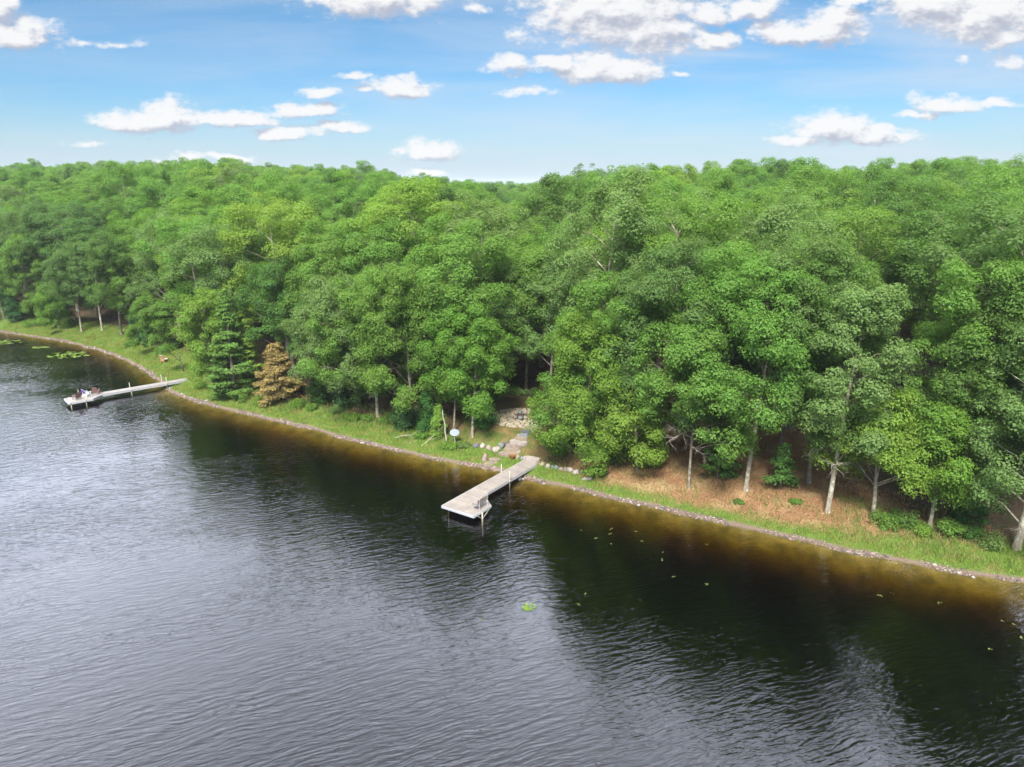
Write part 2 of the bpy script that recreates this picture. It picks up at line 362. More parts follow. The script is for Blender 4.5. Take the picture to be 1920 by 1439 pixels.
fr = t.n('ShaderNodeFresnel'); bf = t.n('ShaderNodeNewGeometry').outputs['Backfacing']; t.l(t.math('SUBTRACT', 1.64, t.math('MULTIPLY', bf, 1.64-1/1.64)), fr.inputs[0]); t.l(b.outputs[0], fr.inputs['Normal'])
gl = t.n('ShaderNodeBsdfGlossy'); gl.inputs['Roughness'].default_value = 0.03; t.l(b.outputs[0], gl.inputs['Normal']); gl.inputs[0].default_value = (1, 1, 1, 1)
tr = t.n('ShaderNodeBsdfTransparent'); tr.inputs[0].default_value = (1, 1, 1, 1)
mx = t.n('ShaderNodeMixShader'); t.l(fr.outputs[0], mx.inputs[0]); t.l(tr.outputs[0], mx.inputs[1]); t.l(gl.outputs[0], mx.inputs[2])
t.l(mx.outputs[0], t.out.inputs['Surface'])
va = t.n('ShaderNodeVolumeAbsorption'); va.inputs[0].default_value = (0.61, 0.53, 0.04, 1); va.inputs[1].default_value = 1.45
t.l(va.outputs[0], t.out.inputs['Volume'])
mb = MB(); mb.box((-100, 250, -5), (1800, 900, 10)); tag(mb.obj("lake_water", m), "dark rippled lake water", None, None, 'structure')

# ------------------------------------------------------------------ foliage generators
def unit(a): return a/np.maximum(np.linalg.norm(a, axis=-1, keepdims=True), 1e-9)
def leaves(name, c, n, L, Wd, rg, fold=0.12, tdir=None):
    """one small folded diamond per row of c, facing n"""
    N = len(c); n = unit(n)
    r = rg.normal(size=(N, 3)) if tdir is None else tdir + 0.25*rg.normal(size=(N, 3))
    tg = unit(r - n*np.sum(r*n, 1, keepdims=True)); bt = np.cross(n, tg)
    L = L[:, None]; Wd = Wd[:, None]
    v = np.stack([c - tg*L*.5, c + bt*Wd*.5 + n*L*fold, c + tg*L*.5, c - bt*Wd*.5 + n*L*fold], 1).reshape(-1, 3)
    return np_mesh(name, v, np.arange(4*N).reshape(-1, 4))

def broad_tree(seed, H, R, cb, nb=26, pp=6, lp=125, lean=0.0, tr_r=None, low=0.4, lsz=1.0, dead=0, asym=None):
    """returns (trunk mesh, crown mesh, dead limb mesh or None); the tree stands on the origin"""
    rg = np.random.default_rng(seed); rd = random.Random(seed)
    tr_r = tr_r or 0.011*H + 0.03
    la = rg.uniform(0, 6.28); top = np.array([math.cos(la), math.sin(la), 0])*lean*H
    def axis(z):
        q = np.clip(z/H, 0, 1); return np.array([top[0]*q + .25*math.sin(q*5+seed)*q, top[1]*q + .25*math.cos(q*4+seed)*q, z])
    mb = MB(); zs = [-0.4, 0.15, .8, 2, .25*H, .4*H, .55*H, .7*H, .84*H]
    mb.tube([axis(max(z, 0))+np.array([0, 0, min(z, 0)]) for z in zs], [tr_r*1.55, tr_r*1.3, tr_r*1.05, tr_r, tr_r*.9, tr_r*.74, tr_r*.55, tr_r*.36, tr_r*.12], 9)
    ch = H - cb; cen, nor, Ls = [], [], []
    lob = rg.uniform(0, 6.28, 3)
    for i in range(nb):
        u = (i + .5)/nb; u = u**0.82 + rg.uniform(-.03, .03); az = i*2.39996 + rg.uniform(-.5, .5)
        env = R*math.sqrt(max(.04, 1-((u-low)/(1.04-low))**2)) if u > low else R*math.sqrt(max(.1, 1-((low-u)/(low+.28))**2))
        env *= 1 + .20*math.sin(2*az+lob[0]) + .14*math.sin(3*az+lob[1]+4*u)
        if asym is not None: env *= 1 + asym[1]*math.cos(az-asym[0])*(1-u)
        rr = env*rg.uniform(.58, .92) if rg.random() < .82 else env*rg.uniform(.2, .55)
        zb = cb + u*ch*.95; ax = axis(zb)
        bc = ax + np.array([math.cos(az)*rr, math.sin(az)*rr, rg.uniform(-.3, .3)])
        h0 = max(cb*.75, zb - rr*rg.uniform(.35, .8) - .4); p0 = axis(min(h0, .82*H))
        mid = (p0+bc)/2 + np.array([0, 0, rg.uniform(.0, .5)])
        br = max(.022, tr_r*.30*(1-u*.6)); mb.tube([p0, mid, bc], [br, br*.7, br*.3], 5, False)
        bs = (.25*R + .42)*rg.uniform(.65, 1.4); outb = unit(bc - ax + np.array([1e-6, 0, .9]))
        for j in range(pp):
            dd = unit(unit(rg.normal(size=3)) + outb*.55)
            pc = bc + dd*bs*rg.uniform(.55, 1.0)*np.array([1.0, 1.0, .82])
            if j % 2 == 0: mb.tube([bc + (mid-bc)*rg.uniform(0, .4), pc], [br*.3, .012], 3, False)
            pr = rg.uniform(.45, 1.1)*(.56 + .07*R)
            k = int(lp*(pr/.9)**1.6*rg.uniform(.8, 1.2)) + 8
            d = unit(rg.normal(size=(k, 3))); d[:, 2] = np.abs(d[:, 2])*np.where(rg.random(k) < .75, 1, -1)
            c = pc + d*(pr*rg.uniform(.58, 1.15, (k, 1)))*np.array([1.05, 1.05, .92])
            out = unit(pc - ax + np.array([0, 0, 1.2]))
            cen.append(c); nor.append(unit(d)*.95 + out*.25 + np.array([0, 0, .30]) + rg.normal(size=(k, 3))*.36)
            Ls.append(rg.uniform(.11, .25, k)*lsz)
    cen = np.concatenate(cen); nor = np.concatenate(nor); Ls = np.concatenate(Ls)
    crown = leaves("crown", cen, nor, Ls, Ls*rg.uniform(.5, .72, len(Ls)), rg)
    dm = []
    for i in range(dead):
        db = MB(); z = cb*rg.uniform(.7, 1.2); az = (asym[0] if asym else -1.9) + rg.uniform(-1.0, 1.0); ln = rg.uniform(1.5, 2.6)
        bare(db, axis(z), az, ln, rd, .05); dm.append(db.mesh("dead_limb"))
    return mb.mesh("trunk", True), crown, dm

def bare(mb, p0, az, ln, rd, r, depth=0, el=None):
    el = rd.uniform(-.25, .45) if el is None else el
    pts = [np.array(p0, float)]; d = np.array([math.cos(az)*math.cos(el), math.sin(az)*math.cos(el), math.sin(el)])
    n = 5
    for i in range(n):
        d = unit(d + np.array([rd.uniform(-.35, .35), rd.uniform(-.35, .35), rd.uniform(-.3, .3)])); pts.append(pts[-1] + d*ln/n)
    mb.tube(pts, [r*(1-.8*i/n) for i in range(n+1)], 5 if depth == 0 else 4, False)
    if depth < 2:
        for i in range(2, n+1):
            for k in range(1 if depth else 2):
                bare(mb, pts[i], az + rd.uniform(-1.2, 1.2), ln*rd.uniform(.35, .6), rd, r*.5*(1-.1*i), depth+1, el + rd.uniform(-.6, .7))

def conifer(seed, H, R, kind='cedar', cb=0.2, twin=False):
    rg = np.random.default_rng(seed); mb = MB(); tr = .011*H + .03
    stems = [(0, 0)] if not twin else [(-.35, 0), (.45, .1)]
    cen, nor, Ls, td = [], [], [], []
    for sx, sy in stems:
        mb.tube([(sx, sy, -.3), (sx, sy, H*.3), (sx*.6, sy*.6, H*.7), (sx*.4, sy*.4, H*.98)], [tr*1.3, tr, tr*.6, .01], 7)
        step = {'cedar': .26, 'pine': .62, 'spruce': .52}[kind]; z = cb + .1
        while z < H*.99:
            u = (z-cb)/(H-cb)
            env = R*((1-u)**.62 if kind == 'cedar' else (1-u)**.8)*(.75 + .25*min(1, u*7)) + .1
            nbr = {'cedar': 7, 'pine': 7, 'spruce': 5}[kind]
            for q in range(nbr):
                az = rg.uniform(0, 6.28); L = env*rg.uniform(.6, 1.12); el = {'cedar': .35, 'pine': .18, 'spruce': -.06}[kind] + rg.normal()*.12
                p0 = np.array([sx, sy, z + rg.uniform(-.15, .15)]); d = np.array([math.cos(az)*math.cos(el), math.sin(az)*math.cos(el), math.sin(el)])
                mb.tube([p0, p0 + d*L*.9], [max(.008, tr*.28*(1-u)), .006], 3, False)
                k = int(26 + 60*L) if kind == 'cedar' else int(30 + 75*L)
                s = rg.uniform(.18, 1.05, k)**.8*L; lat = rg.normal(size=k)*(.13 + .16*L*(1-.5*s/L)); vert = rg.normal(size=k)*(.16 if kind == 'cedar' else .085)
                side = np.array([-math.sin(az), math.cos(az), 0])
                cen.append(p0 + d*s[:, None] + side*lat[:, None] + np.array([0, 0, 1])*(vert - .05*s*s/max(L, .3))[:, None])
                nn = np.array([0, 0, 1.0]) + d*.25 + rg.normal(size=(k, 3))*(.55 if kind == 'cedar' else .4)
                if kind == 'cedar': nn = nn + d*.7
                nor.append(nn); Ls.append(rg.uniform(.14, .26, k) if kind == 'cedar' else rg.uniform(.18, .34, k))
                td.append(np.repeat((d + side*np.sign(lat.mean())*.2)[None], k, 0) + side*np.sign(lat)[:, None]*.5)
            z += step*rg.uniform(.8, 1.2)*(1 if kind == 'cedar' else (1.0 - .4*u))
    cen = np.concatenate(cen); nor = np.concatenate(nor); Ls = np.concatenate(Ls); td = np.concatenate(td)
    crown = leaves("crown", cen, nor, Ls, Ls*.42, rg, .05, td)
    return mb.mesh("trunk", True), crown, None

def place_tree(meshes, loc, rz, scl, name, label, cat, group, col, bark=(1, 1, 1), leafm=None):
    root = empty(name, loc, rz, label, cat, group, scl)
    link("trunk", meshes[0], M_BARK, root, bark); link("crown", meshes[1], leafm or M_LEAF, root, col)
    for q in meshes[2] or (): link("dead_limb", q, M_DEAD, root)
    return root

# leaf colours of the wood (real-world base colours)
G = dict(mid=(0.132, 0.245, 0.036), deep=(0.092, 0.182, 0.034), blue=(0.108, 0.192, 0.048), grey=(0.152, 0.242, 0.066), bright=(0.172, 0.288, 0.034),
         lime=(0.185, 0.282, 0.036), dark=(0.038, 0.098, 0.026), cedar=(0.044, 0.114, 0.022), pine=(0.118, 0.225, 0.040), rust=(0.270, 0.205, 0.070), fresh=(0.134, 0.248, 0.028))
CW = dict(mid="mid-green", deep="deep green", blue="bluish green", grey="grey-green", bright="bright green", lime="yellow-green", dark="very dark green", fresh="fresh green")

# ------------------------------------------------------------------ trees along the shore, one by one
# px, py of the foot in the photo; height, crown radius, crown base; colour; kind; label
EDGE = [
 (1905,1030,15.5,3.7,1.7,'grey','oak',"grey-green oak with a thick pale trunk at the right end of the bank",.30),
 (1846,962,17,3.6,4.2,'deep','oak',"dark-trunked oak in shade just left of the thick-trunked end oak",.20),
 (1742,990,9.5,2.5,1.9,'fresh','maple',"fresh green maple with a lichen-spotted trunk among tall weeds",.17),
 (1636,970,9.3,3.6,2.6,'bright','oak',"low bright green oak leaning over the litter below the brown cabin",.19),
 (1551,962,16.3,3.0,4.8,'grey','oak',"tall grey-green oak whose stout pale trunk flares onto bare litter",.23),
 (1516,905,17,3.9,4.2,'deep','oak',"deep green oak with a leaning lichened trunk and bleached dead limbs",.24),
 (1398,920,16,4.0,5.8,'mid','oak',"mid-green oak with a long straight bare trunk above red litter",.23),
 (1291,916,13.0,3.0,4.0,'mid','oak',"slim oak with dead twigs and one bright leaf tuft near its foot",.14),
 (1233,862,17,4.3,3.5,'blue','oak',"bluish green oak standing in shade behind the small leaning oak",.22),
 (1194,885,8.5,2.9,1.5,'bright','oak',"small bright green oak with low spreading boughs over red litter",.15),
 (1094,868,12.0,3.4,0.4,'fresh','bush_oak',"leafy fresh green oak hanging to the ground beside the stone steps",.18),
 (1122,858,15,4.0,1.2,'mid','oak',"round mid-green oak directly behind the one hanging beside the steps",.2),
 (886,820,11.5,2.7,3.2,'fresh','oak',"slender oak with a straight grey trunk on the lawn left of the steps",.17),
 (851,812,12.0,2.3,3.2,'fresh','oak',"thin-trunked oak rising right behind the oval sign",.13),
 (708,782,14.0,4.2,4.2,'mid','oak',"spreading oak with a curved bare trunk midway along the grassy bank",.20),
 (404,724,11.5,3.1,1.2,'lime','oak',"yellow-green spreading tree above the shore end of the far dock",.18),
 (153,622,14,3.2,4.6,'blue','oak',"bluish oak with a pale trunk, leftmost of three on the far lawn",.2),
 (192,620,15,3.2,5.2,'blue','oak',"bluish oak with a pale trunk, middle of three on the far lawn",.2),
 (228,628,15.5,3.4,5.2,'deep','oak',"deep green oak, rightmost of three trunks on the far lawn",.22),
 (110,617,7.5,2.7,0.8,'fresh','maple',"small fresh green maple at the woodland edge of the far lawn",.12),
 (300,662,8.5,2.6,0.9,'mid','oak',"low leafy tree shading the wooden lounge chair on the beach",.12),
 (8,598,13,3.6,1.5,'blue','oak',"bluish oak at the very left edge of the far lawn",.2),
 (62,596,14,3.8,1.0,'mid','oak',"mid-green oak behind the broad shrub of the far lawn",.2),
 (272,622,13,3.2,1.5,'mid','oak',"mid-green oak just right of the three far lawn trunks",.2),
 (940,736,14,3.8,4.4,'deep','oak',"deep green oak at the back of the patio clearing, left side",.2),
 (986,730,15,4.0,4.8,'mid','oak',"mid-green oak directly behind the round patio",.2),
 (1030,738,14,3.8,4.2,'grey','oak',"grey-green oak at the back right of the patio clearing",.2),
 (1098,842,8.5,3.0,0.2,'mid','oak',"low mid-green oak filling in behind the one hanging beside the steps",.12),
 (640,770,13.5,3.6,2.4,'grey','oak',"grey-green oak standing above the dark cedars on the grassy bank",.2),
 (775,790,14.5,4.0,2.4,'mid','oak',"mid-green oak behind the dark cedar left of the oval sign",.2),
 (548,722,14.5,3.4,4.5,'deep','oak',"deep green oak rising straight behind the rust-brown spruce",.2),
 (1345,872,16.5,4.2,4.2,'mid','oak',"mid-green oak between the slim twiggy oak and the long bare trunk",.2),
 (1460,872,17.5,4.2,4.0,'blue','oak',"bluish oak behind the little dark sapling on the litter",.22),
 (1790,950,17,3.6,3.2,'mid','oak',"mid-green oak behind the fresh green maple in the weeds",.2),
]
DEADS = {(1516,905): 7, (1551,962): 3, (1398,920): 2, (1291,916): 4, (1905,1030): 2, (708,782): 2, (395,727): 1, (1233,862): 2}
taken = []
for i, (x, y, H, R, cb, col, kd, lab, tr) in enumerate(EDGE):
    if x > 1100 and cb > 1.6: cb += .8
    if H > 10: H *= 1.13 if x > 560 else 1.05; R *= 1.24 if x > 560 else 1.14
    P = gp(x, y); nb = int(12 + R*3.2 + (H-cb)*.45)
    ms_ = broad_tree(100+i, H, R, cb, nb, 9, 290, 0.05 if kd != 'maple' else .02, tr*.82, .36 if cb > 1 else .30, 1.0, DEADS.get((x, y), 0), (-2.6, .12) if kd == 'bush_oak' else (-1.9, .22))
    place_tree(ms_, P, 0, (1, 1, 1), 'oak_tree' if kd != 'maple' else 'maple_tree', lab, 'tree', None, G[col], (1.15, 1.15, 1.1) if 'pale' in lab or 'grey trunk' in lab or 'bare' in lab else (.8, .78, .75))
    taken.append((P[0], P[1], R))
CON = [
 (524,755,7.4,3.1,.8,'rust','spruce',"rust-brown dying spruce standing on two stems at the grassy bank",True),
 (441,745,13.5,3.3,.3,'pine','pine',"tall green pine with a pointed tip, left of the rust-brown spruce",False),
 (470,735,11.0,2.4,.3,'lime','pine',"yellowish slender pine squeezed between the tall pine and rust-brown spruce",False),
 (420,748,6.0,2.0,.1,'deep','pine',"young deep green pine at the foot of the tall pine",False),
 (603,757,6.0,1.9,.1,'cedar','cedar',"dark cedar just right of the rust-brown spruce",False),
 (650,765,6.4,1.9,.1,'dark','cedar',"dark cedar left of the curved bare trunk",False),
 (758,805,4.6,1.8,.1,'dark','cedar',"bluish dark cedar behind the fallen grey branches",False),
 (823,822,3.5,1.0,.1,'fresh','cedar',"fresh green rounded juniper just left of the oval sign",False),
 (800,806,4.2,1.3,.1,'cedar','cedar',"dark cedar behind the fresh green juniper",False),
 (908,800,3.9,1.6,.1,'cedar','cedar',"squat dark cedar behind the straight grey trunk on the lawn",False),
 (1462,918,4.3,1.6,.8,'deep','spruce',"little dark sapling with a white stem on the litter",False),
 (1345,898,5.6,2.0,.4,'deep','pine',"bushy dark young pine between the slim oak and long bare trunk",False),
 (1815,980,5.5,1.7,.2,'cedar','pine',"dark young pine in shade near the right end of the bank",False),
 (95,604,8,2.4,.1,'dark','cedar',"tall dark cedar behind the small maple of the far lawn",False),
 (282,648,5,1.6,.1,'cedar','cedar',"dark cedar close behind the shaded lounge chair",False),
 (30,603,7,2.2,.1,'dark','cedar',"dark cedar at the far left end of the lawn",False),
 (262,640,6,1.8,.1,'dark','cedar',"dark cedar right of the three far lawn trunks",False),
]
for i, (x, y, H, R, cb, col, kd, lab, tw_) in enumerate(CON):
    P = gp(x, y); place_tree(conifer(300+i, H, R, kd, cb, tw_), P, 0, (1, 1, 1), {'cedar': 'cedar_tree', 'pine': 'pine_tree', 'spruce': 'spruce_tree'}[kd], lab, 'tree', None, G[col], (.8, .75, .7), M_NEEDLE)
    taken.append((P[0], P[1], R*.8))

# ------------------------------------------------------------------ the wood behind: one object per tree
PROT = []
# (height, crown radius, crown base share, height of the widest part, boughs, clump scale)
FORMS = [(17.5, 5.2, .30, .42, 26), (19.0, 4.6, .28, .50, 24), (16.5, 5.6, .34, .36, 28), (15.0, 4.4, .26, .45, 22), (18.0, 5.0, .32, .34, 26), (20.0, 4.2, .30, .52, 24), (16.0, 5.0, .28, .55, 26), (17.0, 4.8, .30, .30, 24), (18.5, 5.6, .36, .46, 30)]
for k, (H, Rr, cbf, lw, nb_) in enumerate(FORMS):
    PROT.append((H, Rr) + broad_tree(500+k, H, Rr, H*cbf, nb_, 9, 260, .05, None, lw, 1.0))
rg = np.random.default_rng(77)
